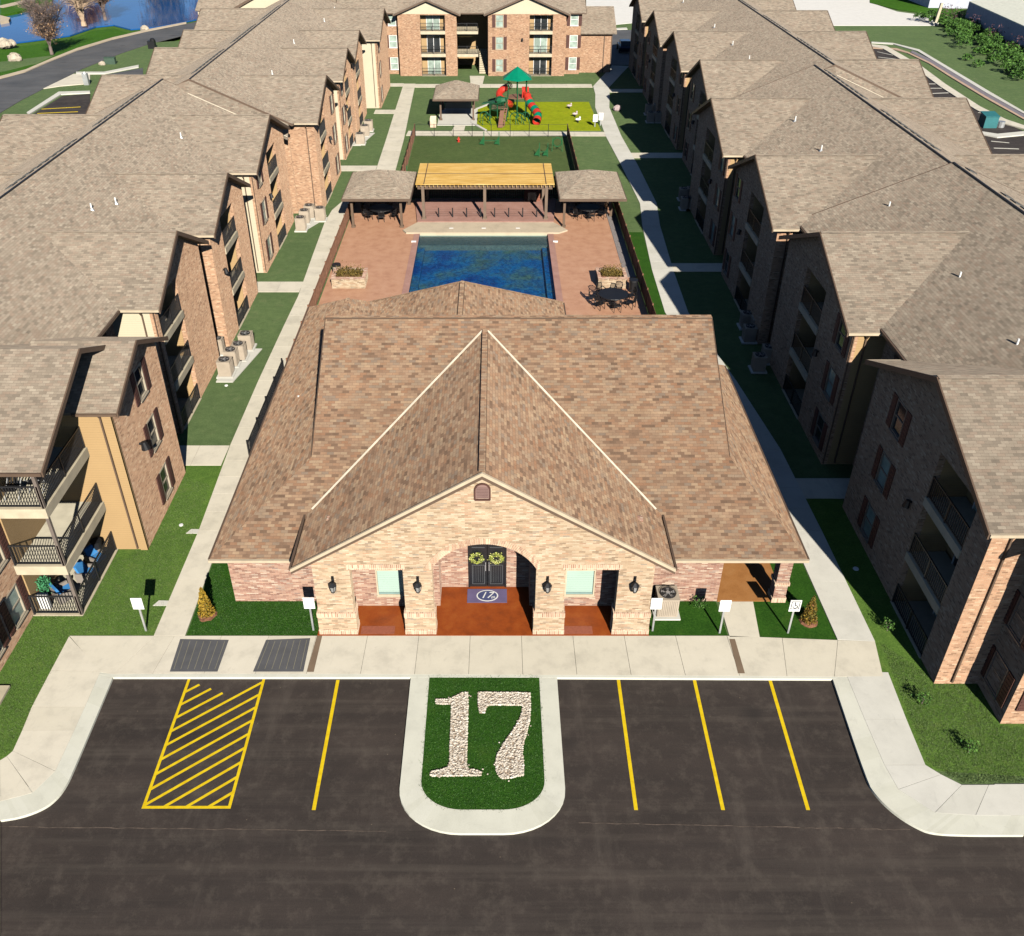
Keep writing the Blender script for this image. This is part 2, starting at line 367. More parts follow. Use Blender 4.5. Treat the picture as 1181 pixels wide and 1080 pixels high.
        if parent is not None: o.parent = parent; o['_o'] = tuple(org)
        else: o.location = org; o['_o'] = tuple(org)
        return o
def thing(name, label, cat, loc=(0, 0, 0), group=None):
    o = bpy.data.objects.new(name, None); COL.objects.link(o); o.location = loc; o['_o'] = tuple(loc)
    o.empty_display_size = 0.3
    o['label'] = label; o['category'] = cat
    if group: o['group'] = group
    return o
def tag(o, label, cat, group=None):
    o['label'] = label; o['category'] = cat
    if group: o['group'] = group
    return o
def struct(o, label=None, kind='structure'):
    o['kind'] = kind
    if label: o['label'] = label
    return o
def kids(o): return [c for c in bpy.data.objects if c.parent == o]
def dup(root, loc, rz, label, group=None, _k={}):
    if root.name not in _k:
        _k[root.name] = [(c, kids(c)) for c in kids(root)]
    r = root.copy(); COL.objects.link(r); r.location = loc; r.rotation_euler = (0, 0, rz); r['label'] = label
    if group: r['group'] = group
    for c, gs in _k[root.name]:
        d = c.copy(); COL.objects.link(d); d.parent = r
        for g in gs:
            e = g.copy(); COL.objects.link(e); e.parent = d
    return r
def textmesh(txt, size, mat, name, parent, M, shear=0.0, ext=0.004):
    cu = bpy.data.curves.new(name, 'FONT'); cu.body = txt; cu.size = size; cu.extrude = ext; cu.align_x = 'CENTER'; cu.align_y = 'CENTER'; cu.shear = shear
    to = bpy.data.objects.new('tmp', cu); COL.objects.link(to)
    bpy.context.view_layer.update()
    me = bpy.data.meshes.new_from_object(to.evaluated_get(bpy.context.evaluated_depsgraph_get()))
    bpy.data.objects.remove(to); me.transform(M); me.name = name
    org = Vector(parent['_o']); me.transform(Matrix.Translation(-org))
    me.materials.clear(); me.materials.append(mat)
    o = bpy.data.objects.new(name, me); COL.objects.link(o); o.parent = parent; o['_o'] = tuple(org)
    return o

# ================================================================== SETTING
m = MB(); m.poly([(-700, -60, -0.6), (700, -60, -0.6), (700, 1500, -0.6), (-700, 1500, -0.6)])
struct(m.build('ground', meadow, fix=False), 'wide flat green ground reaching out to the horizon')
# asphalt
m = MB(); m.poly([(-120, -30, -0.08), (120, -30, -0.08), (120, 26, -0.08), (-120, 26, -0.08)])
struct(m.build('road', asph, fix=False), 'dark brown asphalt road and parking lot')
# raised land whose southern edge is the kerb
KL = GP((0, 946), (25, 942), (51, 932), (66, 920), (76, 906), (84, 890), (132, 776))
KR = GP((960, 781), (1001, 903), (1010, 916), (1022, 929), (1038, 942), (1056, 953), (1074, 961), (1110, 963), (1181, 963))
def chk(P, k=2):
    for _ in range(k):
        Q = [P[0]]
        for a, b in zip(P, P[1:]): Q += [(a[0]*0.75+b[0]*0.25, a[1]*0.75+b[1]*0.25), (a[0]*0.25+b[0]*0.75, a[1]*0.25+b[1]*0.75)]
        P = Q+[P[-1]]
    return P
edge = [(-120, KL[0][1])] + [(x-0.05, y+0.05) for x, y in chk(KL)] + [(x+0.05, y+0.05) for x, y in chk(KR)] + [(120, KR[-1][1])]
# water cut-out is avoided: the land slab stops short of the pond
land = edge + [(120, 150), (90, 186), (60, 188), (20, 188), (-44, 188), (-44, 150), (-50, 148), (-120, 90)]
PX0, PX1, PY0, PY1 = -5.85, 4.02, 51.2, 68.0
hole = [(PX0, PY0), (PX1, PY0), (PX1, PY1), (PX0, PY1)]
m = MB(); allp = [m.v((x, y, 0)) for x, y in land+hole]
for t in tessellate_polygon([[Vector((x, y, 0)) for x, y in land], [Vector((x, y, 0)) for x, y in hole]]): m.F.append(list(t))
for i in range(len(land)):
    a, c = land[i], land[(i+1) % len(land)]; m.poly([(*a, -0.6), (*c, -0.6), (*c, 0), (*a, 0)])
o = m.build('lawn', lawn_dull, fix=False)
bm = bmesh.new(); bm.from_mesh(o.data); bmesh.ops.remove_doubles(bm, verts=bm.verts, dist=1e-5); bmesh.ops.recalc_face_normals(bm, faces=bm.faces); bm.to_mesh(o.data); bm.free()
struct(o, 'dull green lawn around the apartment buildings')
def sheet(name, poly, z, mat, label, th=0.02, kind='structure'):
    m = MB(); m.slab(poly, z-th, z); return struct(m.build(name, mat), label, kind)
sheet('lawn', GP((0, 1080), (0, 700), (60, 640), (215, 520), (290, 525), (238, 640), (185, 737), (110, 775), (0, 890)), 0.008, lawn_mid, 'mown green lawn beside the left building', 0.03).location.z = 0
sheet('lawn', [(13.5, 19), (40, 16.9), (40, 31), (17, 33), (13.2, 36)], 0.008, lawn_mid, 'green lawn in front of the right building', 0.03)
# front walk and side paths: slabs with open joints over dirt
def offset_path(name, L, Rr, step, mat, z=0.03, label=None, gap=0.013):
    """L, Rr: matching left/right polylines; slabs of ~step with narrow joints"""
    m = MB()
    for i in range(len(L)-1):
        a0, a1, b0, b1 = Vector(L[i]), Vector(L[i+1]), Vector(Rr[i]), Vector(Rr[i+1])
        ln = ((a1-a0).length+(b1-b0).length)/2; n = max(1, round(ln/step)); g = gap/ln/2
        for k in range(n):
            t0 = k/n+g; t1 = (k+1)/n-g
            m.slab([tuple(a0.lerp(a1, t0)), tuple(a0.lerp(a1, t1)), tuple(b0.lerp(b1, t1)), tuple(b0.lerp(b1, t0))], z-0.12, z)
    return struct(m.build(name, mat), label)
yF0, yF1 = 22.98, 25.05
offset_path('pavement', [(-16.4, yF1), (-13.1, yF1), (-12.35, yF1), (-6.9, yF1), (8.9, yF1), (13.1, 24.82), (14.5, 24.75)], [G(116, 776), (-14.0, 23.1), (-12.6, 23.14), (-6.95, 23.12), (8.95, 23.02), (12.4, 22.98), (14.2, 23.0)], 1.95, conc, 0.03, 'cream concrete pavement in front of the clubhouse')
def smooth(P, k=2):
    for _ in range(k):
        Q = [P[0]]
        for a, b in zip(P, P[1:]):
            Q += [(a[0]*0.75+b[0]*0.25, a[1]*0.75+b[1]*0.25), (a[0]*0.25+b[0]*0.75, a[1]*0.25+b[1]*0.75)]
        P = Q+[P[-1]]
    return P
# kerb band
def band(name, inner, outer, z, mat, label, z0=-0.6):
    m = MB()
    for i in range(len(inner)-1):
        m.slab([inner[i], inner[i+1], outer[i+1], outer[i]], z0, z)
    return struct(m.build(name, mat), label)
KLi = GP((0, 925), (20, 922), (42, 913), (56, 902), (64, 890), (72, 875), (116, 776))
KRi = GP((975, 778), (1026, 898), (1036, 911), (1047, 922), (1062, 932), (1078, 938), (1096, 941), (1125, 941), (1181, 941))
band('kerb', smooth([(x-0.3, y+0.15) for x, y in KLi]), smooth([(x+0.02, y-0.02) for x, y in KL]), 0.02, kerb_c, 'pale concrete kerb round the left end of the parking lot')
band('kerb', smooth([(x+0.25, y+0.1) for x, y in KRi]), smooth([(x-0.02, y-0.02) for x, y in KR]), 0.02, kerb_c, 'pale concrete kerb round the right end of the parking lot')
band('kerb', [(KL[-1][0]-0.6, 23.12), (-3.0, 23.12), (2.2, 23.1), (12.6, 22.99)], [(KL[-1][0]-0.02, 22.96), (-3.0, 22.96), (2.2, 22.95), (12.37, 22.88)], 0.026, kerb_c, 'straight white kerb along the front of the parking bays')
# gutter-side brown stain line where kerb meets asphalt
So = GP((-40, 905), (0, 878), (8, 873), (15, 867), (26, 843), (37, 816), (59, 774), (80, 734.5))
Si = GP((-40, 932), (0, 925), (38, 915), (64, 890), (86, 842.5), (98, 816), (116, 775), (117, 775.5))
offset_path('pavement', So, Si, 1.8, conc, 0.028, 'pale pavement curving round the left kerb')
Ro = GP((1024, 776), (1045, 830), (1067, 883), (1085, 894), (1109, 906), (1140, 906), (1181, 905))
Ri = GP((975, 776), (997, 830), (1020, 883), (1036, 911), (1078, 938), (1125, 941), (1181, 941))
offset_path('pavement', Ro, Ri, 1.9, conc_white, 0.028, 'pale pavement curving round the right kerb')
m = MB(); m.slab([(16.2, KRi[-1][1]), (60, KRi[-1][1]), (60, KRi[-1][1]+1.4), (16.2, Ro[-1][1])], -0.05, 0.024); struct(m.build('pavement', conc_white), 'pavement running right along the road')
# side paths
LW = [(-13.15, 25.06), (-13.15, 31.5), (-13.4, 38.4), (-13.4, 45), (-13.3, 52), (-13.2, 56.5), (-13.4, 63), (-13.6, 70.5), (-13.45, 73.5), (-12.3, 78.2), (-11.0, 83.5), (-11.1, 95), (-11.25, 106), (-11.4, 120)]
LE = [(-11.95, 25.06), (-12.05, 31.5), (-12.15, 38.4), (-12.1, 45), (-12.05, 52), (-12.0, 56.5), (-12.0, 63), (-12.0, 69.0), (-11.9, 72.5), (-10.7, 78.2), (-9.2, 83.5), (-9.3, 95), (-9.6, 106), (-9.95, 120)]
offset_path('path', LW, LE, 1.5, conc, 0.034, 'cream concrete path running up the left side of the courtyard')
RW = [(13.1, 24.85), (13.0, 31.5), (12.9, 38), (12.1, 45), (10.95, 54), (11.1, 61), (11.6, 70), (12.1, 75.2), (11.75, 86), (11.3, 96), (11.3, 108), (11.9, 114.5), (12.0, 118.6), (14.2, 126), (15.6, 131)]
RE = [(14.5, 24.75), (14.45, 31.5), (14.3, 38), (13.6, 45), (12.45, 54), (12.6, 61), (13.0, 70), (13.5, 75.2), (13.3, 86), (12.9, 96), (12.9, 108), (13.5, 113.5), (13.9, 118), (16.2, 125.4), (17.8, 130.4)]
offset_path('path', RW, RE, 1.5, conc_white, 0.034, 'pale concrete path running up the right side of the courtyard')
for (x0, x1, y, w, side) in ((-17.9, -13.42, 36.6, 1.75, 'left'), (-17.9, -13.25, 57.2, 1.7, 'left'), (-16.5, -11.05, 84.2, 1.6, 'left'), (-13.5, -11.1, 105.2, 1.7, 'left'), (14.35, 17.4, 33.9, 1.6, 'right'), (12.5, 17.4, 60.7, 1.5, 'right'), (12.7, 19.0, 88.3, 1.7, 'right'), (12.8, 19.0, 115.4, 1.7, 'right'), (-17.0, -11.4, 118.6, 1.6, 'left')):
    offset_path('path', [(x0, y+w), (x1, y+w)], [(x0, y), (x1, y)], 1.5, conc, 0.03, 'short concrete path into the %s building' % side)
offset_path('path', [(-10, 119.8), (11.9, 119.8)], [(-10, 118.0), (11.9, 118.0)], 1.6, conc, 0.031, 'cream path across the courtyard before the far building')
offset_path('path', [(-9.1, 98.0), (11.3, 97.6)], [(-9.2, 96.2), (11.3, 96.0)], 1.6, conc, 0.031, 'cream path between the dog run and the playground')
offset_path('path', [(-3.3, 124.5), (-3.1, 119.8)], [(-1.4, 124.5), (-1.6, 119.8)], 1.6, conc, 0.03, 'short path into the far breezeway')
# beds of richer sod
sheet('lawn', [(-11.9, 25.06), (-6.8, 25.06), (-6.8, 27.1), (-10.3, 27.1), (-10.3, 36), (-12.1, 38), (-12.0, 31)], 0.01, lawn_rich, 'deep green sod left of the clubhouse porch')
sheet('lawn', [(5.9, 25.0), (8.95, 25.0), (8.85, 27.2), (5.9, 27.2)], 0.012, lawn_rich, 'deep green sod between porch and patio walk')
sheet('lawn', [(10.2, 24.9), (13.08, 24.86), (12.95, 31.5), (12.85, 38), (12.0, 44), (11.0, 44), (11.0, 27.2), (10.2, 27.2)], 0.012, lawn_rich, 'deep green sod beside the right path')
sheet('lawn', [(10.0, 52), (11.0, 53.6), (11.1, 61), (11.45, 68.5), (10.1, 68.5), (9.95, 60)], 0.012, lawn_rich, 'bright green grass strip outside the pool fence')
sheet('lawn', [(-8.1, 78), (7.3, 78), (7.3, 96), (-8.2, 96)], 0.01, lawn_run, 'green grass of the fenced dog run')
sheet('path', [(9.0, 25.0), (10.15, 25.0), (10.35, 26.95), (9.0, 26.95)], 0.03, conc, 'short concrete walk to the side patio', 0.12)
# play turf
sheet('play_area', [(-2.4, 101.3), (-0.9, 98.2), (11.0, 98.2), (10.8, 110.6), (0.2, 110.6), (-2.4, 106.5)], 0.03, turf, 'lime green play surface', 0.12)
band('kerb', [(0.2, 110.6), (-2.4, 106.5), (-2.4, 101.3), (-0.9, 98.2)], [(0.0, 110.9), (-2.65, 106.6), (-2.65, 101.2), (-1.1, 97.95)], 0.10, conc_white, 'white edging of the play area', -0.1)
# parking markings
m = MB(); zA = -0.08+0.004
def stripe(m, p, q, w=0.11):
    p = Vector((*p, zA)); q = Vector((*q, zA)); d = (q-p).normalized(); s = Vector((-d.y, d.x, 0))*w/2
    m.poly([p-s, p+s, q+s, q-s])
for xa, xb in ((-5.77, -5.77), (4.5, 4.46), (7.28, 7.22), (10.05, 9.92)):
    stripe(m, (xa, 22.92), (xb, 17.5), 0.12)
struct(m.build('bay_line', yellow, fix=False), 'yellow lines between the parking bays')
m = MB(); xl, xr, yb, yt = -11.2, -8.47, 17.6, 23.05
stripe(m, (xl, yb), (xl-0.03, 22.98), 0.1); stripe(m, (xr, yb), (xr-0.02, 22.98), 0.1); zA += 0.002; stripe(m, (xl-0.05, yb), (xr+0.05, yb), 0.1); zA -= 0.004
k = 2.25/2.73
for i in range(14):
    y0 = 22.35-0.585*i
    a = (xl, y0); b_ = (xr, y0+2.25)
    if i < 3: b_ = (xl+(0.42+0.47*i), y0+(0.42+0.47*i)*k)
    if y0 < yb: a = (xl+(yb-y0)/k, yb)
    if a[0] > xr-0.1: continue
    stripe(m, a, b_, 0.10)
struct(m.build('hatched_bay', yellow, fix=False), 'yellow hatched access aisle')
# ramps (grooved dark pads) and drain channels in the pavement
for q, lab in ((((208, 738), (264, 739), (251, 775.5), (196, 775.5)), 'left'), (((307, 739), (358, 737), (350, 775.5), (292, 775.5)), 'right')):
    P = GP(*q); sheet('ramp', P, 0.036, grey_dark, 'dark grooved ramp pad, the %s one' % lab, 0.1)
    m = MB()
    for i in range(1, 14):
        t = i/14; a = Vector(P[0]).lerp(Vector(P[1]), t); c = Vector(P[3]).lerp(Vector(P[2]), t)
        a = a.lerp(c, 0.05); c = c.lerp(a, 0.08)
        if i % 2: m.bar((a.x, a.y, 0.037), (c.x, c.y, 0.037), 0.018, 0.006)
    struct(m.build('ramp_groove', plain('groove%s' % lab, (0.24, 0.22, 0.15), 0.9)), 'pale grooves of the ramp')
for q in (((366, 733), (372, 733), (362, 775.8), (354, 775.8)), ((841, 738), (847.5, 738), (859, 777.5), (851, 777.5))):
    sheet('drain_channel', GP(*q), 0.035, plain('drain', (0.20, 0.14, 0.09), 0.8), 'brown drain channel across the pavement', 0.1)
# island
def rounded(x0, x1, ytop, ybot, r, n=10):
    pts = [(x0, ytop)]
    for i in range(n+1): t = math.pi+math.pi/2*i/n; pts.append((x0+r+r*math.cos(t), ybot+r*0.8+0.8*r*math.sin(t)))
    for i in range(n+1): t = 1.5*math.pi+math.pi/2*i/n; pts.append((x1-r+r*math.cos(t), ybot+r*0.8+0.8*r*math.sin(t)))
    pts.append((x1, ytop)); return pts
io = rounded(-3.1, 2.25, 22.96, 16.62, 2.0); ii = rounded(-2.42, 1.60, 22.98, 17.45, 1.35)
band('kerb', ii, io, 0.02, kerb_c, 'broad white kerb round the parking island', -0.2)
im = rounded(-2.46, 1.64, 23.06, 17.40, 1.35)
m = MB(); m.slab(im, -0.2, 0.012); struct(m.build('island_lawn', lawn_rich), 'deep green grass of the parking island')

# short grass tufts over the nearest lawns
def inside(P, x, y):
    c = False
    for (x0, y0), (x1, y1) in zip(P, P[1:]+P[:1]):
        if (y0 > y) != (y1 > y) and x < (x1-x0)*(y-y0)/(y1-y0)+x0: c = not c
    return c
def tufts(P, n, mat, lab, h=0.05):
    m = MB(); xs = [p[0] for p in P]; ys = [p[1] for p in P]; k = 0
    clumps = []
    while k < n:
        x, y = random.uniform(min(xs), max(xs)), random.uniform(min(ys), max(ys))
        if not inside(P, x, y): continue
        k += 1
        for j in range(3):
            a = random.uniform(0, 6.28); hh = h*random.uniform(0.4, 1.2); w = 0.012
            bx, by = x+random.gauss(0, 0.03), y+random.gauss(0, 0.03)
            m.poly([(bx-w*math.cos(a), by-w*math.sin(a), 0.0), (bx+w*math.cos(a), by+w*math.sin(a), 0.0), (bx+random.gauss(0, 0.03), by+random.gauss(0, 0.03), hh)])
    return struct(m.build('grass_blades', mat, None, fix=False), lab, 'stuff')
tufts(im, 6500, leafmat('sod_blades', [(0, (0.012, 0.05, 0.005)), (0.6, (0.035, 0.11, 0.012)), (1, (0.08, 0.17, 0.03))]), 'short deep green grass of the parking island')
blade_mid = leafmat('lawn_blades', [(0, (0.055, 0.10, 0.022)), (0.6, (0.10, 0.165, 0.038)), (1, (0.15, 0.205, 0.06))])
tufts(GP((0, 872), (0, 700), (60, 640), (150, 645), (206, 548), (243, 560), (216, 640), (178, 733), (80, 733), (14, 866)), 15000, blade_mid, 'rough mown grass beside the left building', 0.045)
tufts(GP((1016, 742), (1080, 786), (1130, 790), (1148, 838), (1181, 840), (1181, 902), (1110, 903), (1070, 880)), 9000, blade_mid, 'rough mown grass in front of the right building', 0.04)
tufts([(-11.8, 25.1), (-6.9, 25.1), (-6.9, 27.0), (-10.5, 27.0), (-12.0, 30)], 4500, leafmat('bed_blades', [(0, (0.012, 0.05, 0.005)), (1, (0.06, 0.14, 0.02))]), 'short deep green grass left of the porch')
m = MB(); zS = -0.0745
for (xa, xb, ya, yb_) in ((-22, -3.4, 17.0, 16.75), (2.6, 12.9, 17.05, 16.8)):
    n = 60; P0 = [(xa+(xb-xa)*i/n, ya+(yb_-ya)*i/n+random.gauss(0, 0.012)) for i in range(n+1)]
    for a, b_ in zip(P0, P0[1:]): w = random.uniform(0.008, 0.022); m.poly([(a[0], a[1]-w, zS), (b_[0], b_[1]-w, zS), (b_[0], b_[1]+w, zS), (a[0], a[1]+w, zS)])
struct(m.build('paving_seam', plain('seam', (0.10, 0.075, 0.058), 0.9, var=0.4, vscale=5), fix=False), 'faint paler seam in the asphalt in front of the bays')

# stone numerals on the island
stone_l = leafmat('loose_stone', [(0, (0.34, 0.27, 0.20)), (0.25, (0.56, 0.48, 0.38)), (0.7, (0.70, 0.62, 0.51)), (1, (0.80, 0.74, 0.64))])
def numeral(pxs, label):
    P = [G(400+x/2.953, 720+y/2.953, 0.05) for x, y in pxs]
    cxm = sum(p[0] for p in P)/len(P); cym = sum(p[1] for p in P)/len(P); S = thing('stone_numeral', label, 'numeral', (cxm, cym, 0.01))
    m = MB(); m.slab(P, 0.0, 0.035); m.build('bed', plain('numeral_bed', (0.42, 0.32, 0.23), 0.95, var=0.4, vscale=12), S)
    m = MB()
    tri = tessellate_polygon([[Vector((x, y, 0)) for x, y in P]])
    area = []
    for t in tri:
        a, b, c = (Vector((*P[i], 0)) for i in t); area.append(((b-a).cross(c-a).length/2, a, b, c))
    tot = sum(a[0] for a in area)
    for (ar, a, b, c) in area:
        for k in range(int(ar*430)+1):
            r1, r2 = random.random(), random.random()
            if r1+r2 > 1: r1, r2 = 1-r1, 1-r2
            p = a+(b-a)*r1+(c-a)*r2; s = random.uniform(0.020, 0.046)
            m.ball((p.x, p.y, 0.042), s*random.uniform(0.8, 1.4), s, s*0.8, 5, 3, 0.25)
    # bigger edging stones
    for i in range(len(P)):
        a, b = Vector((*P[i], 0.05)), Vector((*P[(i+1) % len(P)], 0.05)); n = max(1, int((b-a).length/0.07))
        for k in range(n):
            p = a.lerp(b, (k+random.random()*0.5)/n); s = random.uniform(0.03, 0.05)
            m.ball((p.x, p.y, 0.04), s*1.2, s, s*0.9, 5, 3, 0.25)
    for k in range(14):
        p = Vector((*random.choice(P), 0.02)); m.ball((p.x+random.gauss(0, 0.1), p.y+random.gauss(0, 0.1), 0.03), 0.03, 0.025, 0.02, 5, 3, 0.25)
    m.build('stones', stone_l, S)
    return S
numeral([(302, 256), (345, 256), (372, 245), (392, 234), (410, 232), (411, 260), (405, 480), (412, 492), (440, 497), (457, 503), (457, 514), (287, 516), (286, 502), (320, 496), (345, 488), (352, 470), (358, 280), (352, 271), (305, 270)], 'numeral one with a flat foot, in pale stones on the grass island')
numeral([(448, 232), (622, 234), (624, 275), (620, 330), (612, 365), (600, 400), (596, 440), (600, 475), (600, 512), (560, 522), (527, 524), (512, 505), (508, 475), (515, 440), (540, 400), (572, 355), (592, 320), (600, 295), (600, 275), (505, 273), (478, 275), (470, 285), (469, 300), (456, 302), (450, 280)], 'numeral seven with a curved stem, laid out in pale stones on the grass island')

# ================================================================== APARTMENT BUILDINGS
SID = {'brick': apt_brick, 'tan': tan_siding, 'cream': cream_siding}
WINZ = [(0.55, 2.0), (3.15, 4.6), (5.7, 7.1)]
frame_shaded = plain('shaded_window_frame', (0.20, 0.17, 0.14), 0.5)  # darker frame copy for the right buildings, their shade put into the colour
frame_m = plain('window_frame', (0.42, 0.36, 0.27), 0.5)
def window(T, par, uc, z0, z1, v, w=0.95, glass=None, shutters=True, frame=None):
    m = MB(T); a, b = uc-w/2, uc+w/2; t = 0.06
    m.box(a, b, v-0.03, v+0.09, z0, z0+t); m.box(a, b, v-0.03, v+0.09, z1-t, z1)
    m.box(a, a+t, v-0.03, v+0.09, z0+t, z1-t); m.box(b-t, b, v-0.03, v+0.09, z0+t, z1-t)
    zm = (z0+z1)/2; m.box(a+t, b-t, v, v+0.07, zm-0.03, zm+0.03); m.box(a-0.04, b+0.04, v-0.07, v-0.031, z0-0.06, z0)
    wo = m.build('window', frame or (frame_shaded if par.name in ('apartment_building', 'apartment_building.001') else frame_m), par)
    m = MB(T); m.box(a+t, b-t, v+0.05, v+0.07, z0+t, zm-0.03); m.box(a+t, b-t, v+0.03, v+0.05, zm+0.03, z1-t)
    m.build('pane', glass or (random.choice([dark_glass, dark_glass, blind_glass]) if par.name in ('apartment_building', 'apartment_building.001') else random.choice([dark_glass, blind_glass, blind_glass])), wo)
    if shutters:
        for s0, s1 in ((a-0.44, a-0.05), (b+0.05, b+0.44)):
            m = MB(T); m.box(s0, s1, v-0.045, v-0.002, z0-0.02, z1+0.02)
            for i in range(8):
                zz = z0+0.1+(z1-z0-0.2)*i/7; m.box(s0+0.05, s1-0.05, v-0.06, v-0.046, zz-0.03, zz+0.03)
            m.build('shutter', shutter_m, wo)
def railing(m, p, q, z, h=0.95, sp=0.13, r=0.012):
    p = Vector((*p, 0)); q = Vector((*q, 0)); L = (q-p).length; n = int(L/sp)
    def at(t, zz): c = p.lerp(q, t); return (c.x, c.y, zz)
    m.bar(at(0, z+h), at(1, z+h), 0.05, 0.05); m.bar(at(0, z+0.09), at(1, z+0.09), 0.035, 0.035)
    for i in range(n+1):
        c = at(i/n, 0); m.box(c[0]-r, c[0]+r, c[1]-r, c[1]+r, z+0.1, z+h-0.02)
    k = max(1, round(L/1.7))
    for i in range(k+1):
        c = at(i/k, 0); m.box(c[0]-0.03, c[0]+0.03, c[1]-0.03, c[1]+0.03, z, z+h+0.03)
FLOORS = [(0.03, 2.3), (2.62, 4.9), (5.25, 7.2)]
def balconies(T, B, a, b, wv, ztop, detail=True, back='tan', depth=1.5):
    for k, (zf, zc) in enumerate(FLOORS):
        m = MB(T); zb = zf-0.36 if k else -0.1
        m.box(a+0.001, b-0.001, wv-0.05, wv+0.12, zb, zf)
        m.box(a+0.001, b-0.001, wv+0.12, wv+depth, zf-0.2 if k else -0.1, zf-0.01)
        bo = m.build('balcony', slab_m, B)
        m = MB(T); m.box(a-0.06, b+0.06, wv+depth, wv+depth+0.1, zf, zc+0.4 if k < 2 else ztop)
        m.box(a-0.08, a, wv+0.26, wv+depth, zf, zc+0.3 if k < 2 else ztop); m.box(b, b+0.08, wv+0.26, wv+depth, zf, zc+0.3 if k < 2 else ztop)
        m.build('recess_wall', SID[back], bo)
        m = MB(T)
        if detail: railing(m, (a+0.03, wv+0.04), (b-0.03, wv+0.04), zf, 0.9, 0.13)
        m.build('railing', rail_m, bo)
        m = MB(T); c = (a+b)/2; y = wv+depth-0.05
        for x0, x1 in ((c-0.85, c-0.79), (c-0.03, c+0.03), (c+0.79, c+0.85)): m.box(x0, x1, y-0.03, y+0.04, zf, zf+1.95)
        m.box(c-0.85, c+0.85, y-0.03, y+0.04, zf+1.95, zf+2.02)
        dr = m.build('sliding_door', white, bo)
        m = MB(T); m.box(c-0.79, c+0.79, y, y+0.03, zf+0.04, zf+1.95); m.build('pane', blind_glass if (k+int(a)) % 2 else dark_glass, dr)
def slope_prism(m, pts, th):
    m.prism(pts, (0, 0, -th))
def gable(B, T, u0, u1, v0, vback, ve, vw, ze, zr, win=None, balc=None, sideS='brick', sideN='brick', full=True, lamp=None, tri=None):
    um = (u0+u1)/2; half = um-u0; s = (zr-ze)/half
    m = MB(T)
    slope_prism(m, [(u0, v0, ze), (um, v0, zr), (um, vback, zr), (u0, vback, ze)], 0.12)
    slope_prism(m, [(um, v0, zr), (u1, v0, ze), (u1, vback, ze), (um, vback, zr)], 0.12)
    m.bar((um, v0, zr+0.01), (um, vback-0.6, zr+0.01), 0.26, 0.05)
    m.build('gable_roof', apt_shingle, B)
    m = MB(T)   # rake boards, slightly proud of the roof edge
    for a, za, b, zb in ((u0-0.05, ze-s*0.05, um, zr), (um, zr, u1+0.05, ze-s*0.05)):
        m.prism([(a, v0-0.06, za+0.03), (b, v0-0.06, zb+0.03), (b, v0-0.06, zb-0.19), (a, v0-0.06, za-0.19)], (0, 0.058, 0))
    m.build('rake_board', trim, B)
    for u, d in ((u0, -1), (u1, 1)):
        m = MB(T); m.box(min(u, u+d*0.09), max(u, u+d*0.09), v0, ve-0.02, ze-0.13, ze-0.015); m.build('gutter', trim_lt, B)
    if not full: 
        m = MB(T); m.panel(u0+0.42, u1-0.42, 0, ze, v0+0.42, v0+0.67, [(um-0.5, um+0.5, a, b) for a, b in WINZ]); 
        m.prism([(u0+0.42, v0+0.42, ze), (u1-0.42, v0+0.42, ze), (um, v0+0.42, zr-0.35)], (0, 0.2, 0))
        m.box(u0+0.42, u0+0.6, v0+0.67, vw, 0, ze); m.box(u1-0.6, u1-0.42, v0+0.67, vw, 0, ze)
        m.build('gable_wall', apt_brick, B)
        return
    m = MB(T); q = 0.145
    for a, za, b, zb in ((u0+0.02, ze-q, um, zr-q), (um, zr-q, u1-0.02, ze-q)):
        slope_prism(m, [(a, v0+0.02, za), (b, v0+0.02, zb), (b, ve, zb), (a, ve, za)], 0.02)
    m.build('soffit', soffit_m, B)
    wu0, wu1, wv = u0+0.42, u1-0.42, v0+0.42
    zt = ze+s*0.42-0.18
    holes = []
    if balc: holes.append((balc[0], balc[1], 0.0, zt-0.12))
    if win is not None: holes += [(win-0.475, win+0.475, a, b) for a, b in WINZ]
    m = MB(T); m.panel(wu0, wu1, 0, zt, wv, wv+0.25, holes)
    m.prism([(wu0, wv, zt), (wu1, wv, zt), (um, wv, zt+s*(um-wu0))], (0, 0.25, 0)) if not tri else None
    if sideN == 'brick': m.box(wu1-0.25, wu1, wv+0.25, vw, 0, zt)
    if sideS == 'brick': m.box(wu0, wu0+0.25, wv+0.25, vw, 0, zt)
    m.build('gable_wall', apt_brick, B)
    if tri:
        m = MB(T); m.prism([(wu0, wv, zt), (wu1, wv, zt), (um, wv, zt+s*(um-wu0))], (0, 0.25, 0)); m.build('gable_siding', SID[tri], B)
    for sd, ua, ub in ((sideS, wu0, wu0+0.25), (sideN, wu1-0.25, wu1)):
        if sd != 'brick':
            m = MB(T); m.box(ua, ub, wv+0.25, vw, 0, zt); m.build('side_wall', SID[sd], B)
    # downspout on the south-side wall
    m = MB(T); u = wu0-0.05
    m.bar((u, wv+0.6, 0.15), (u, wv+0.6, ze-0.5), 0.08, 0.06); m.bar((u, wv+0.6, ze-0.5), (u0+0.02, wv+0.6, ze-0.1), 0.07, 0.07)
    if sd != 'x': m.bar((wu0-0.03, wv+0.05, 0.1), (wu0-0.03, wv+0.05, zt-0.2), 0.1, 0.05) if sideS != 'brick' else None
    m.build('downspout', trim, B)
    if balc: balconies(T, B, balc[0], balc[1], wv, zt-0.1, depth=min(1.5, vw-wv-0.12))
    if win is not None:
        for a, b in WINZ: window(T, B, win, a, b, wv)
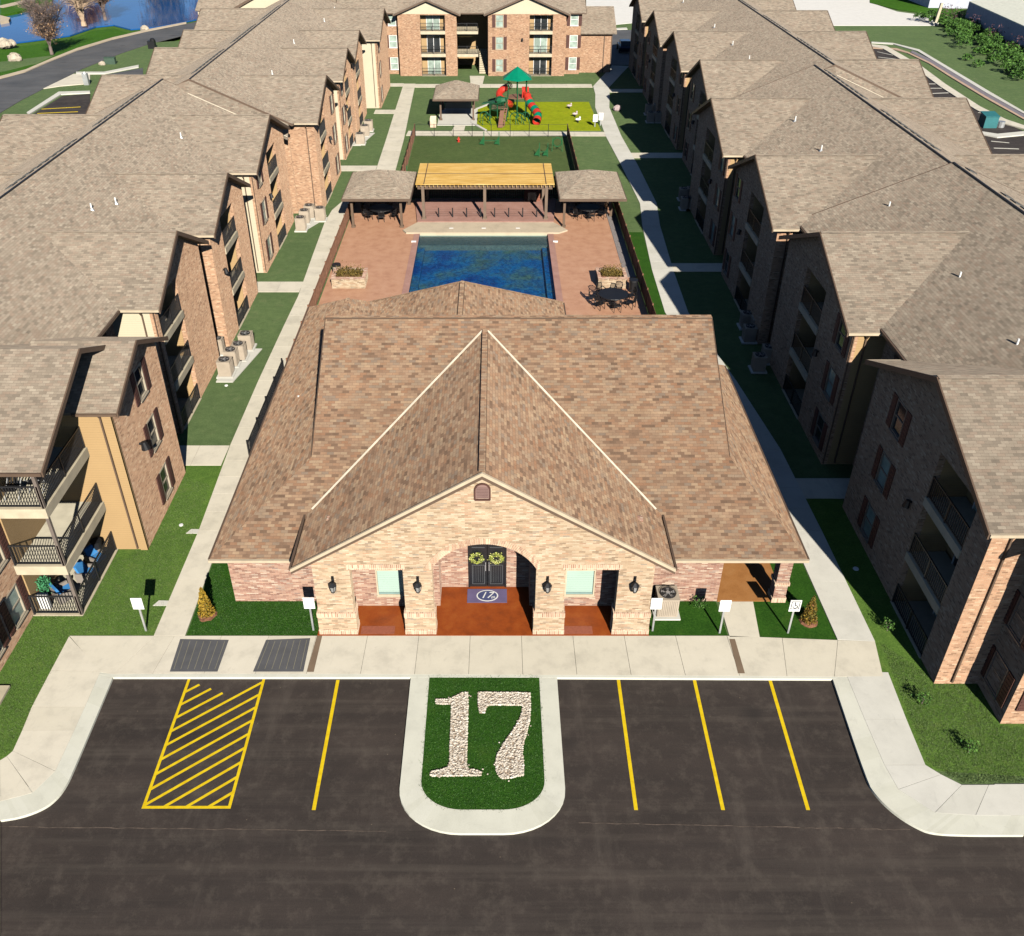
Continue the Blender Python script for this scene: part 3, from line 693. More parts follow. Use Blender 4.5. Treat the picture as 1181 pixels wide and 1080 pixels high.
    if balc or lamp:
        lu = lamp or ((balc[0]+balc[1])/2 + 2.35*(1 if (win or 0) > balc[1] else -1))
        if wu0+0.3 < lu < wu1-0.3 and win is not None or lamp:
            m = MB(T); m.cone((lu, wv-0.02, 4.4), (lu, wv-0.14, 4.4), 0.05, 0.06, 8); m.cone((lu, wv-0.16, 4.48), (lu, wv-0.2, 4.18), 0.09, 0.15, 8); m.build('wall_lamp', black, B)
def mainroof(B, T, u0, u1, ve, c, ze, zr, dz=0.0, ends=True):
    vf = 2*c-ve
    m = MB(T); ze2, zr2 = ze+dz, zr+dz
    slope_prism(m, [(u0, ve, ze2), (u0, c, zr2), (u1, c, zr2), (u1, ve, ze2)], 0.14)
    slope_prism(m, [(u0, c, zr2), (u0, vf, ze2), (u1, vf, ze2), (u1, c, zr2)], 0.14)
    m.build('roof', apt_shingle, B)
    m = MB(T); s = (zr-ze)/(c-ve)
    for u in (u0, u1):
        d = -0.05 if u == u0 else 0.002
        for a, za, b, zb in ((ve, ze2, c, zr2), (c, zr2, vf, ze2)):
            m.prism([(u+d, a, za+0.02), (u+d, b, zb+0.02), (u+d, b, zb-0.17), (u+d, a, za-0.17)], (0.048, 0, 0))
    m.box(u0, u1, ve-0.09, ve-0.005, ze2-0.14, ze2-0.02); m.box(u0, u1, vf+0.005, vf+0.09, ze2-0.14, ze2-0.02)
    m.build('fascia', trim, B)
    m = MB(T); m.bar((u0, c-0.06, zr2+0.005), (u1, c-0.06, zr2+0.005), 0.10, 0.04); m.build('ridge_cap', black, B)  # black bar: the shadow line of the ridge vents put into the colour
    m = MB(T); n = int((u1-u0)/1.05)
    for i in range(n):
        if i % 12 in (0, 1, 2): continue
        u = u0+0.6+i*1.05; m.prism([(u, c+0.5, zr2-0.5*s+0.05), (u+0.62, c+0.5, zr2-0.5*s+0.05), (u+0.62, c+0.95, zr2-0.95*s+0.05), (u, c+0.95, zr2-0.95*s+0.05)], (0, 0, -0.09))
    m.build('ridge_vent_or_shadow', plain_vent, B)
plain_vent = plain('vent_grey', (0.085, 0.085, 0.08), 0.8)
def body(B, T, u0, u1, vw, c, ze, gaps=(), wins=()):
    vf = 2*c-vw
    holes = [(a, b, 0, 7.0) for a, b in gaps]+[(w-0.475, w+0.475, a, b) for w in wins for a, b in WINZ]
    m = MB(T); m.panel(u0, u1, 0, ze, vw, vw+0.25, holes); m.box(u0, u1, vf-0.25, vf, 0, ze)
    zr = ze+0.42*(c-vw)
    for a in (u0, u1-0.25):
        m.box(a, a+0.25, vw+0.25, vf-0.25, 0, ze)
        m.prism([(a, vw, ze+0.001), (a, vf, ze+0.001), (a, c, zr)], (0.25, 0, 0))
    m.build('main_wall', apt_brick, B)
    for w in wins:
        for a, b in WINZ: window(T, B, w, a, b, vw)
    for a, b in gaps:   # breezeways: a deep open bay with landings
        m = MB(T); m.box(a-0.1, a, vw+0.25, vw+5, 0, ze-0.1); m.box(b, b+0.1, vw+0.25, vw+5, 0, ze-0.1); m.box(a, b, vw+5, vw+5.1, 0, ze-0.1); m.build('breezeway_wall', tan_siding, B)
        for z in (2.62, 5.25):
            m = MB(T); m.box(a, b, vw+0.3, vw+5, z-0.3, z); lo = m.build('landing', slab_m, B)
            m = MB(T); railing(m, (a+0.05, vw+0.4), (b-0.05, vw+0.4), z, 0.9, 0.16); m.build('railing', rail_m, lo)
def pipes(B, T, pts, ve, c, ze, zr):
    s = (zr-ze)/(c-ve)
    for (px, py) in pts:
        # pipe where the pixel's ray meets the roof slope (measured height)
        z = ze+0.6*(zr-ze)
        for _ in range(12):
            x, y = G(px, py, z); v = abs(x); z = zr-abs(v-c)*s
        if not (ze-0.2 < z < zr+0.2): continue
        m = MB(); m.cone((x, y, z-0.1), (x, y, z+0.34), 0.047, 0.043, 8); p = m.build('vent_pipe', white, B)
        m = MB(); m.cone((x, y, z-0.12), (x, y, z+0.05), 0.17, 0.09, 8); m.build('pipe_flashing', galv, p)
TR = lambda u, v, z: (v, u, z)
TL = lambda u, v, z: (-v, u, z)
def mir(T, c): return lambda u, v, z: T(u, 2*c-v, z)
# ---- right near building
c, ve, vw, ze, zr = 25.0, 17.05, 17.5, 7.35, 10.6
B1 = thing('apartment_building', 'long three-storey brick apartment building on the right, its near end beside the road', 'building', (25, 20.8, 0), 'apartment buildings round the courtyard')
body(B1, TR, 20.85, 76.6, vw, c, ze, gaps=[(33.95, 35.6), (61.2, 62.9)])
mainroof(B1, TR, 20.3, 50.2, ve, c, ze, zr, 0.10); mainroof(B1, TR, 50.25, 76.4, ve, c, ze, zr)
zg = 9.72; vb = c-(zr-zg)/((zr-ze)/(c-ve))+0.8
specs = [(22.24, 33.7, 15.5, 30.55, (23.9, 27.0), 'brick', 'tan'), (36.3, 48.0, 15.55, 37.95, (40.9, 44.1), 'tan', 'brick'), (49.16, 60.8, 15.45, 59.2, (52.9, 56.1), 'brick', 'tan'), (63.4, 75.1, 15.6, 65.0, (68.1, 71.3), 'tan', 'brick')]
for (a, b, v0, w, bl, sS, sN) in specs:
    gable(B1, TR, a, b, v0, vb, ve, vw, ze, zg, w, bl, sS, sN)
    gable(B1, mir(TR, c), a, b, v0+0.4, vb, ve, vw, ze, zg, full=False)
for z0, z1 in ((0.6, 2.0), (3.2, 4.6), (5.7, 7.0)):
    window(TR, B1, 21.95, z0, z1, vw-0.02, 0.95, dark_glass)
for x in (18.7, 21.4, 24):
    for z0, z1 in ((0.75, 2.1), (3.3, 4.7)): window(lambda u, v, z: (u, v, z), B1, x, z0, z1, 20.83, 0.95, dark_glass)
pipes(B1, TR, [(1106, 322), (1025, 240), (1172, 400), (947, 174), (917, 140)], ve, c, ze, zr)
# ---- right far building
c2, ve2, vw2 = 26.6, 18.8, 19.2
B2 = thing('apartment_building', 'far right three-storey brick apartment building in shade beyond the first', 'building', (26.6, 76.9, 0), 'apartment buildings round the courtyard')
body(B2, TR, 76.9, 131.0, vw2, c2, ze, gaps=[(89.0, 90.4), (116.3, 118.0)])
mainroof(B2, TR, 76.5, 131.4, ve2, c2, ze, zr)
vb2 = c2-(zr-zg)/((zr-ze)/(c2-ve2))+0.8
for (a, b, v0, w, bl, sS, sN) in [(77.7, 88.4, 17.35, 86.6, (80.4, 83.4), 'brick', 'tan'), (90.7, 102.5, 17.3, 92.4, (95.4, 98.6), 'tan', 'brick'), (103.2, 115.6, 17.2, 113.9, (107.2, 110.4), 'brick', 'tan'), (118.3, 130.4, 17.3, 120.1, (123.0, 126.1), 'tan', 'brick')]:
    gable(B2, TR, a, b, v0, vb2, ve2, vw2, ze, zg, w, bl, sS, sN)
    gable(B2, mir(TR, c2), a, b, v0, vb2, ve2, vw2, ze, zg, full=False)
pipes(B2, TR, [(845, 52), (824, 32), (788, 3), (864, 69)], ve2, c2, ze, zr)
# valley flashing and cricket where the two ridges are offset
def cricket(B, T, c_hi, ve_hi, c_lo, ve_lo, u, du, near, ze, zr):
    """small shingled slope from the higher roof's end down to the lower roof, with a pale flashing"""
    s1 = (zr-ze)/(c_hi-ve_hi); s2 = (zr-ze)/(c_lo-ve_lo)
    f = (lambda c, v: c-v) if near else (lambda c, v: c+v)
    d0 = 0.0; d1 = 7.0
    hi = lambda d: zr-s1*d; 
    def zl(v, s=s2): return zr-s*abs(v-c_lo)
    P = [(u+0.1, f(c_hi, d0), zr-0.02), (u+0.1, f(c_hi, d1), hi(d1)-0.02)]
    v0, v1 = f(c_hi, d0), f(c_hi, d1)
    Q = [(u-du, v1, zl(v1)+0.01), (u-du*0.9, v0, zl(v0)+0.01)]
    m = MB(T); m.prism([P[0], P[1], Q[0], Q[1]], (0, 0, -0.25)); m.build('cricket_roof', apt_shingle, B)
    vt = (c_hi+c_lo)/2
    m = MB(T); m.prism([P[0], Q[1], (u-0.05, vt, zl(vt)+0.0)], (0, 0, -0.2)); m.build('cricket_roof', apt_shingle, B)
    m = MB(T); m.bar((Q[0][0], Q[0][1], Q[0][2]+0.03), (Q[1][0], Q[1][1], Q[1][2]+0.03), 0.13, 0.03); m.build('valley_flashing', flash_m, B)
cricket(B2, TR, c2, ve2, c, ve, 76.5, 0.8, False, ze, zr)

# ---- left near building
cL, veL, vwL, zeL, zrL = 24.9, 17.6, 18.25, 7.15, 10.4
B3 = thing('apartment_building', 'long three-storey brick apartment building on the left, furnished corner balconies at its near end', 'building', (-24.9, 19, 0), 'apartment buildings round the courtyard')
body(B3, TL, 19.2, 72.4, vwL, cL, zeL, gaps=[(36.9, 38.6), (58.2, 59.6)], wins=[25.4, 23.4])
mainroof(B3, TL, 18.8, 72.3, veL, cL, zeL, zrL)
sL = (zrL-zeL)/(cL-veL)
def vbk(zrid, c, zr, s): return c-(zr-zrid)/s+0.8
for (a, b, v0, zrid, w, bl, sS, sN, lamp) in [(39.1, 47.8, 15.72, 9.3, None, (39.9, 43.1), 'cream', 'brick', None), (48.76, 57.6, 15.6, 9.2, None, (51.6, 54.6), 'brick', 'tan', 50.5), (60.1, 71.4, 15.68, 9.4, 62.2, (64.9, 67.9), 'cream', 'brick', None)]:
    gable(B3, TL, a, b, v0, vbk(zrid, cL, zrL, sL), veL, vwL, zeL, zrid, w, bl, sS, sN, lamp=lamp)
    gable(B3, mir(TL, cL), a, b, v0, vbk(zrid, cL, zrL, sL), veL, vwL, zeL, zrid, full=False)
# big gable over the corner balconies, small gable over the room in front
T = TL; ub0, ub1, v0, zb = 25.87, 35.8, 15.78, 9.35; um = (ub0+ub1)/2; vb = vbk(zb, cL, zrL, sL)
m = MB(T); slope_prism(m, [(ub0, v0, zeL), (um, v0, zb), (um, vb, zb), (ub0, vb, zeL)], 0.12); slope_prism(m, [(um, v0, zb), (ub1, v0, zeL), (ub1, vb, zeL), (um, vb, zb)], 0.12); m.build('gable_roof', apt_shingle, B3)
m = MB(T); s = (zb-zeL)/(um-ub0)
for a, za, b, zz in ((ub0-0.05, zeL, um, zb), (um, zb, ub1, zeL)): m.prism([(a, v0-0.06, za+0.03), (b, v0-0.06, zz+0.03), (b, v0-0.06, zz-0.19), (a, v0-0.06, za-0.19)], (0, 0.058, 0))
m.box(ub0-0.1, ub0-0.01, v0, veL, zeL-0.14, zeL-0.02)
m.build('rake_board', trim, B3)
m = MB(T); slope_prism(m, [(ub0+0.02, v0+0.02, zeL-0.15), (um, v0+0.02, zb-0.15), (um, veL, zb-0.15), (ub0+0.02, veL, zeL-0.15)], 0.02); m.build('soffit', soffit_m, B3)
us0, us1, vs, zs = 29.93, 36.4, 14.57, 8.52; usm = (us0+us1)/2
m = MB(T); slope_prism(m, [(us0, vs, 7.08), (usm, vs, zs), (usm, 18.8, zs), (us0, 18.8, 7.08)], 0.12); slope_prism(m, [(usm, vs, zs), (us1, vs, 7.08), (us1, 18.8, 7.08), (usm, 18.8, zs)], 0.12); m.build('gable_roof', apt_shingle, B3)
m = MB(T)
for a, za, b, zz in ((us0-0.05, 7.06, usm, zs), (usm, zs, us1, 7.08)): m.prism([(a, vs-0.06, za+0.03), (b, vs-0.06, zz+0.03), (b, vs-0.06, zz-0.17), (a, vs-0.06, za-0.17)], (0, 0.058, 0))
m.box(us0-0.09, us0-0.01, vs, 16.3, 6.95, 7.06); m.build('rake_board', trim, B3)
sv = vs+0.42; m = MB(T); ztS = 7.1
m.panel(30.25, 36.0, 0, ztS, sv, sv+0.25, [(33.1, 34.05, a, b) for a, b in WINZ]); m.prism([(30.25, sv, ztS), (36.0, sv, ztS), (usm, sv, zs-0.19)], (0, 0.25, 0))
m.box(35.75, 36.0, sv+0.25, vwL, 0, 7.1)
m.build('gable_wall', apt_brick, B3)
m = MB(T); m.box(30.25, 30.5, sv+0.251, vwL, 0, ztS+0.1); m.build('side_wall', tan_siding, B3)
m = MB(T); m.bar((30.2, sv+0.42, 0.1), (30.2, sv+0.42, 6.7), 0.09, 0.06); m.bar((30.2, sv+0.42, 6.7), (30.0, sv+0.42, 7.0), 0.08, 0.08); m.build('downspout', trim, B3)
m = MB(T); m.box(30.19, 30.249, sv-0.014, sv+0.30, 0, 7.05); m.box(30.19, 30.34, sv-0.014, sv-0.001, 0, 7.05); m.build('corner_board', tan_siding, B3)
for a, b in WINZ: window(T, B3, 33.57, a, b, sv, 0.9, dark_glass)
m = MB(T); m.cone((32.0, sv-0.01, 4.3), (32.0, sv-0.14, 4.3), 0.06, 0.06, 8); m.cone((32.0, sv-0.2, 4.4), (32.0, sv-0.24, 4.05), 0.11, 0.19, 10); m.build('wall_lamp', black, B3)
# corner balconies (v 16.3..18.25, u 26.15..30.25)
for k, zf in enumerate((0.04, 2.58, 5.3)):
    m = MB(T); zbm = zf-0.42 if k else -0.15
    m.box(26.15, 26.32, 16.28, 18.25, zbm, zf); m.box(26.32, 30.25, 16.28, 16.45, zbm, zf)
    bo = m.build('corner_balcony', slab_m, B3)
    m = MB(T); m.box(26.32, 30.25, 16.45, 18.25, zf-0.22, zf-0.01); m.build('balcony_floor', slab_top, bo)
    m = MB(T); railing(m, (26.22, 16.36), (26.22, 18.2), zf, 0.95, 0.1, 0.011); railing(m, (26.22, 16.36), (30.2, 16.36), zf, 0.95, 0.1, 0.011); m.build('railing', rail_m, bo)
    m = MB(T)
    if k < 2: m.box(26.19, 26.31, 16.3, 16.42, zf, (2.16, 4.88)[k])
    else: m.box(26.19, 26.31, 16.3, 16.42, zf, 7.0)
    m.build('corner_post', post_m, bo)
    m = MB(T); y = 18.2
    for x0, x1 in ((27.2, 27.27), (28.1, 28.17), (29.0, 29.07)): m.box(x0, x1, y-0.04, y+0.04, zf, zf+2.0)
    m.box(27.2, 29.07, y-0.04, y+0.04, zf+2.0, zf+2.07); dr = m.build('sliding_door', white, bo)
    m = MB(T); m.box(27.27, 29.0, y, y+0.03, zf+0.03, zf+2.0); m.build('pane', dark_glass, dr)
m = MB(T); m.box(26.33, 30.25, 18.15, 18.24, 0, 7.1); m.build('side_wall', tan_siding, B3)
# the next balcony stack at the very near end of this building
m = MB(T); pass
for z0, z1 in ((-0.1, 0.1), (2.25, 2.6), (4.95, 5.3)): m = MB(T); m.box(20.2, 22.5, 17.55, 18.25, z0, z1); m.build('balcony', slab_m, B3)
m = MB(T); railing(m, (20.3, 17.6), (22.4, 17.6), 2.6, 0.95, 0.12); m.build('railing', rail_m, B3)
pipes(B3, TL, [(106, 242), (134, 235), (209, 159), (250, 118), (288, 113)], veL, cL, zeL, zrL)
# ---- left far building
cM, veM, vwM = 22.9, 15.6, 16.1
B4 = thing('apartment_building', 'far left three-storey brick apartment building with tall cream side walls', 'building', (-22.9, 72.6, 0), 'apartment buildings round the courtyard')
body(B4, TL, 72.8, 121.5, vwM, cM, zeL, gaps=[(85.3, 86.6), (106.3, 107.2)])
mainroof(B4, TL, 72.35, 122.0, veM, cM, zeL, zrL)
for (a, b, v0, zrid, w, bl, sS, sN) in [(72.7, 84.3, 13.7, 9.4, 82.2, (75.2, 78.2), 'brick', 'tan'), (87.4, 96.2, 13.8, 9.1, 88.9, (91, 93.6), 'cream', 'brick'), (96.6, 105.8, 13.85, 9.1, None, (99.2, 102.2), 'brick', 'tan'), (107.3, 119.0, 12.5, 9.4, 109.2, None, 'cream', 'brick')]:
    gable(B4, TL, a, b, v0, vbk(zrid, cM, zrL, sL), veM, vwM, zeL, zrid, w, bl, sS, sN)
    gable(B4, mir(TL, cM), a, b, v0+0.3, vbk(zrid, cM, zrL, sL), veM, vwM, zeL, zrid, full=False)
cricket(B4, TL, cM, veM, cL, veL, 72.3, 0.8, True, zeL, zrL)
pipes(B4, TL, [(314, 86), (339, 50), (374, 25), (386, 12)], veM, cM, zeL, zrL)

# ---- back building (facade local u = x, v = y)
TB = lambda u, v, z: (u, v, z)
B5 = thing('apartment_building', 'three-storey brick building across the far end with cream gables and open breezeway', 'building', (0, 124.5, 0), 'apartment buildings round the courtyard')
ze5, zr5, ve5, vw5, c5 = 7.2, 10.4, 125.3, 125.7, 132.5
vf5 = 2*c5-vw5
m = MB(TB); hol = [(-4.95, -1.05, 0, 7.05)]+[(w-0.5, w+0.5, a, b) for w in (-13.0, -15.4, 9.9) for a, b in WINZ]
m.panel(-19.5, 10.75, 0, ze5, vw5, vw5+0.25, hol); m.box(-19.5, 10.75, vf5-0.25, vf5, 0, ze5)
for a in (-19.5, 10.5): m.box(a, a+0.25, vw5+0.25, vf5-0.25, 0, ze5); m.prism([(a, vw5, ze5), (a, vf5, ze5), (a, c5, zr5-0.2)], (0.25, 0, 0))
m.build('main_wall', apt_brick, B5)
mainroof(B5, TB, -20.0, 11.3, ve5, c5, ze5, zr5)
gable(B5, TB, -12.6, -4.45, 124.1, 131.5, ve5, vw5, ze5, 8.85, None, (-9.4, -6.3), tri='cream')
gable(B5, TB, -1.35, 9.2, 124.1, 131.8, ve5, vw5, ze5, 9.3, 0.5, (4.25, 7.15), tri='cream')
for w in (-13.0, -15.4, 9.9):
    for a, b in WINZ: window(TB, B5, w, a, b, vw5, 1.0, blind_glass, True, white)
# breezeway
m = MB(TB); m.box(-5.05, -4.95, vw5+0.25, 131.5, 0, 7.1); m.box(-1.05, -0.95, vw5+0.25, 131.5, 0, 7.1); m.box(-4.95, -1.05, 131.4, 131.5, 0, 7.1); m.build('breezeway_wall', tan_siding, B5)
for z in (2.5, 5.15):
    m = MB(TB); m.box(-4.94, -2.2, 125.0, 128.5, z-0.32, z); lo = m.build('landing', slab_m, B5)
    m = MB(TB); railing(m, (-4.9, 125.1), (-2.3, 125.1), z, 0.9, 0.2); m.build('railing', rail_m, lo)
m = MB(TB)
for i in range(12): m.box(-2.1, -1.1, 126+i*0.3, 126.3+i*0.3, 0.2*i, 0.2*i+0.18)
m.build('stair', slab_m, B5)
# low wing on the right
m = MB(TB); m.box(10.76, 14.9, 126.6, 136, 0, 4.7); m.build('wing_wall', apt_brick, B5)
m = MB(TB); m.prism([(10.8, 126.1, 4.75), (15.4, 126.1, 4.75), (15.4, 131.5, 7.1), (10.8, 131.5, 7.1)], (0, 0, -0.12)); m.prism([(10.8, 131.5, 7.1), (15.4, 131.5, 7.1), (15.4, 136.6, 4.75), (10.8, 136.6, 4.75)], (0, 0, -0.12)); m.build('wing_roof', apt_shingle, B5)
m = MB(TB); m.bar((13.9, 126.55, 0), (13.9, 126.55, 4.6), 0.1, 0.08); m.bar((14.85, 126.55, 0), (14.85, 126.55, 4.6), 0.1, 0.08); m.build('downspout', trim, B5)
# ---- porch-like building far left behind
TB6 = lambda u, v, z: (u+10.6, v-9.9, z)
B6 = thing('apartment_building', 'low tan-roofed building with cream gable at the upper left, beyond the long roofs', 'building', (-31, 130, 0), 'apartment buildings round the courtyard')
m = MB(TB6); m.box(-43.4, -31.5, 138.6, 150, 0, 7.0); m.build('wall', apt_brick, B6)
m = MB(TB6); slope_prism(m, [(-48.6, 137.4, 7.2), (-31, 137.4, 7.2), (-31, 144.5, 10.2), (-48.6, 144.5, 10.2)], 0.14); slope_prism(m, [(-48.6, 144.5, 10.2), (-31, 144.5, 10.2), (-31, 151.6, 7.2), (-48.6, 151.6, 7.2)], 0.14)
m.build('roof', apt_shingle, B6)
m = MB(TB6); m.prism([(-44.0, 136.9, 7.0), (-33.6, 136.9, 7.0), (-38.8, 136.9, 9.6)], (0, 0.2, 0)); m.build('gable_siding', cream_siding, B6)
m = MB(TB6)
for a, za, b, zz in ((-45.0, 6.85, -38.8, 9.85), (-38.8, 9.85, -32.6, 6.85)): m.prism([(a, 136.6, za), (b, 136.6, zz), (b, 136.6, zz-0.3), (a, 136.6, za-0.3)], (0, 0.25, 0))
m.build('rake_board', trim, B6)
m = MB(TB6)
for x in (-48.2, -44.3): m.bar((x, 137.7, 0), (x, 137.7, 7.0), 0.3, 0.3)
m.build('porch_post', slab_m, B6)

# ================================================================== CLUBHOUSE
def FY(px, py, Y):
    u = (px-CCX)/CF; v = (py-CCY)/CF
    d = (u, math.cos(CP)-v*math.sin(CP), -math.sin(CP)-v*math.cos(CP)); t = Y/d[1]
    return (d[0]*t, CH+d[2]*t)
CL = thing('clubhouse', 'single-storey brick clubhouse with broad brown shingle roof and arched gabled porch', 'clubhouse', (-0.45, 25.1, 0))
E = 2.85
m = MB()
def rf(*pts): slope_prism(m, list(pts), 0.13)
zk = 4.92; XL, XR = -7.35, 9.35
# south slope in three convex pieces
rf((-10.8, 26.3, E), (XL, 26.3, E), (XL, 30.1, zk)); zc_ = E+0.5459*1.75
rf((XL, 26.3, E), (-7.22, 26.3, E), (-7.22, 28.05, zc_), (XL, 28.05, zc_)); rf((6.32, 26.3, E), (XR, 26.3, E), (XR, 28.05, zc_), (6.32, 28.05, zc_)); rf((XL, 28.05, zc_), (XR, 28.05, zc_), (XR, 36.1, 8.2), (XL, 36.1, 8.2)); rf((XR, 26.3, E), (11.8, 26.3, E), (XR, 30.1, zk))
rf((XL, 36.1, 8.2), (XR, 36.1, 8.2), (XR, 41.9, 5.04), (XL, 41.9, 5.04)); rf((-6.5, 41.9, 5.04), (8.0, 41.9, 5.04), (7.2, 45.9, E), (-6.5, 45.9, E))
rf((-10.8, 26.3, E), (XL, 30.1, zk), (XL, 37.0, zk), (-10.8, 37.0, E)); rf((-10.8, 37.0, E), (-8.1, 37.0, 4.47), (-8.1, 46.3, 4.47), (-10.8, 48.7, E))
rf((-8.1, 37.0, 4.47), (-6.3, 37.0, 3.4), (-6.3, 47.9, 3.4), (-8.1, 46.3, 4.47)); rf((-10.8, 48.7, E), (-8.1, 46.3, 4.47), (-5.4, 48.7, E))
rf((XR, 30.1, zk), (11.8, 26.3, E), (11.8, 41.6, E), (XR, 38.2, zk)); rf((XR, 38.2, zk), (11.8, 41.6, E), (6.9, 41.6, E))
# rear wing (hipped) and porch gable
rf((-7.45, 49.2, 2.9), (-1.75, 45.0, 6.0), (-1.75, 38.0, 6.0), (-7.45, 41.0, 2.9)); rf((3.95, 49.2, 2.9), (-1.75, 45.0, 6.0), (-1.75, 38.0, 6.0), (3.95, 41.0, 2.9)); rf((-7.45, 49.2, 2.9), (3.95, 49.2, 2.9), (-1.75, 45.0, 6.0))
rf((-0.45, 24.75, 7.92), (-7.3, 24.75, 3.73), (-7.3, 27.95, 3.73), (-0.45, 35.65, 7.92)); rf((-0.45, 24.75, 7.92), (6.4, 24.75, 3.73), (6.4, 27.95, 3.73), (-0.45, 35.65, 7.92))
m.build('roof', club_shingle, CL)
m = MB()
def cap(p, q, w=0.22): m.bar((p[0], p[1], p[2]+0.015), (q[0], q[1], q[2]+0.015), w, 0.035)
cap((XL, 36.1, 8.2), (XR, 36.1, 8.2)); cap((-0.45, 24.8, 7.92), (-0.45, 35.4, 7.92)); cap((-1.75, 40.2, 6.0), (-1.75, 45, 6.0))
cap((-1.75, 45, 6.0), (3.95, 49.2, 2.9), 0.2); cap((-1.75, 45, 6.0), (-7.45, 49.2, 2.9), 0.2)
cap((-8.1, 37, 4.47), (-8.1, 46.3, 4.47), 0.2)
m.build('ridge_cap', club_shingle, CL)
m = MB()   # thin dark bars standing in for the shadow line along the ridges
m.bar((XL, 35.97, 8.17), (XR, 35.97, 8.17), 0.03, 0.05); m.bar((-0.57, 24.9, 7.87), (-0.57, 35.3, 7.87), 0.025, 0.05); m.bar((-0.33, 24.9, 7.87), (-0.33, 35.3, 7.87), 0.02, 0.05)
m.bar((-1.88, 40.4, 5.94), (-1.88, 45, 5.94), 0.02, 0.04); m.bar((-1.62, 40.4, 5.94), (-1.62, 45, 5.94), 0.02, 0.04)
m.build('ridge_vent_or_shadow', trim, CL)
for x1 in (-7.12, 6.22):
    m = MB(); m.bar((-0.45+(0.12 if x1 > 0 else -0.12), 35.38, 7.88), (x1, 28.05, 3.86), 0.085, 0.03); m.build('valley_flashing', flash_m, CL)
m = MB()
m.box(-10.85, -7.4, 26.19, 26.29, E-0.13, E-0.02); m.box(6.5, 11.85, 26.19, 26.29, E-0.13, E-0.02)
for x, z in ((-0.45, 7.92),):
    for xe in (-7.36, 6.46):
        s = -1 if xe < 0 else 1
        m.prism([(x, 24.66, z+0.03), (xe, 24.66, 3.73), (xe, 24.66, 3.60), (x, 24.66, z-0.10)], (0, 0.088, 0))
m.build('fascia', trim_lt, CL)
m = MB()
for xe in (-7.36, 6.46):
    m.prism([(-0.45, 24.70, 7.82), (xe, 24.70, 3.60), (xe, 24.70, 3.47), (-0.45, 24.70, 7.66)], (0, 0.07, 0))
for xe in (-7.39, 6.49): m.box(xe-0.04, xe+0.04, 24.74, 27.9, 3.60, 3.72)

for q in ((-10.89, -10.81, 48.7), (11.81, 11.89, 41.6)): m2_ = MB(); m2_.box(q[0], q[1], 26.3, q[2], E-0.13, E-0.02); m2_.build('gutter', trim, CL)
m.prism([(-10.8, 48.72, E-0.02), (-5.4, 48.72, E-0.02), (-5.4, 48.72, E-0.14), (-10.8, 48.72, E-0.14)], (0, 0.08, 0))
m.box(3.96, 4.03, 46, 49.2, 2.76, 2.9); m.box(-7.52, -7.46, 46.3, 49.2, 2.76, 2.9)
for x in (XL-0.03, XR+0.03): 
    for y0, z0, y1, z1 in ((30.1, zk, 36.1, 8.2), (36.1, 8.2, 41.9, 5.04)):
        m.prism([(x-0.012, y0, z0-0.01), (x-0.012, y1, z1-0.01), (x-0.012, y1, z1-0.15), (x-0.012, y0, z0-0.15)], (0.024, 0, 0))
m.build('gutter', trim, CL)
m = MB()
for x in (-7.25, 9.25): m.prism([(x, 30.3, zk-0.1), (x, 36.1, 8.02), (x, 41.8, zk-0.1)], (0.1 if x < 0 else -0.1, 0, 0))
m.build('gablet_wall', tan_siding, CL)
# porch front wall with arch
def arch(x0, x1, zs, zt, n=22):
    w = (x1-x0)/2; r = zt-zs; Rr = (w*w+r*r)/(2*r); cx = (x0+x1)/2; cz = zt-Rr; a = math.asin(w/Rr)
    return [(cx+Rr*math.sin(-a+2*a*i/n), cz+Rr*math.cos(-a+2*a*i/n)) for i in range(n+1)], cx, cz, Rr, a
ap, acx, acz, aR, aa = arch(-2.33, 1.49, 3.33, 4.5)
yW = 25.17
sl = lambda x: 7.92-0.2-0.6117*abs(x+0.45)
out = [(-6.71, 0), (-5.35, 0), (-5.35, 3.28), (-3.4, 3.28), (-3.4, 0), (-2.33, 0)]+ap+[(1.49, 0), (2.57, 0), (2.57, 3.28), (4.52, 3.28), (4.52, 0), (5.82, 0), (5.82, sl(5.82)), (-0.45, sl(-0.45)), (-6.71, sl(-6.71))]
m = MB(); m.prism([(x, yW, z) for x, z in out], (0, 0.42, 0)); m.build('porch_wall', cream_brick, CL)
for (a, b) in ((-6.71, -5.35), (-3.4, -2.33), (1.49, 2.57), (4.52, 5.82)):
    m = MB(); m.box(a-0.05, b+0.05, yW-0.06, yW+0.48, 0.02, 0.06); m.box(a-0.05, b+0.05, yW-0.06, yW+0.48, 0.3, 0.94); po = m.build('pier_base', cream_brick, CL)
    for z0, z1 in ((0.06, 0.3), (0.94, 1.16)): m = MB(); m.box(a-0.065, b+0.065, yW-0.075, yW+0.5, z0, z1); m.build('soldier_course', soldier_brick, po)
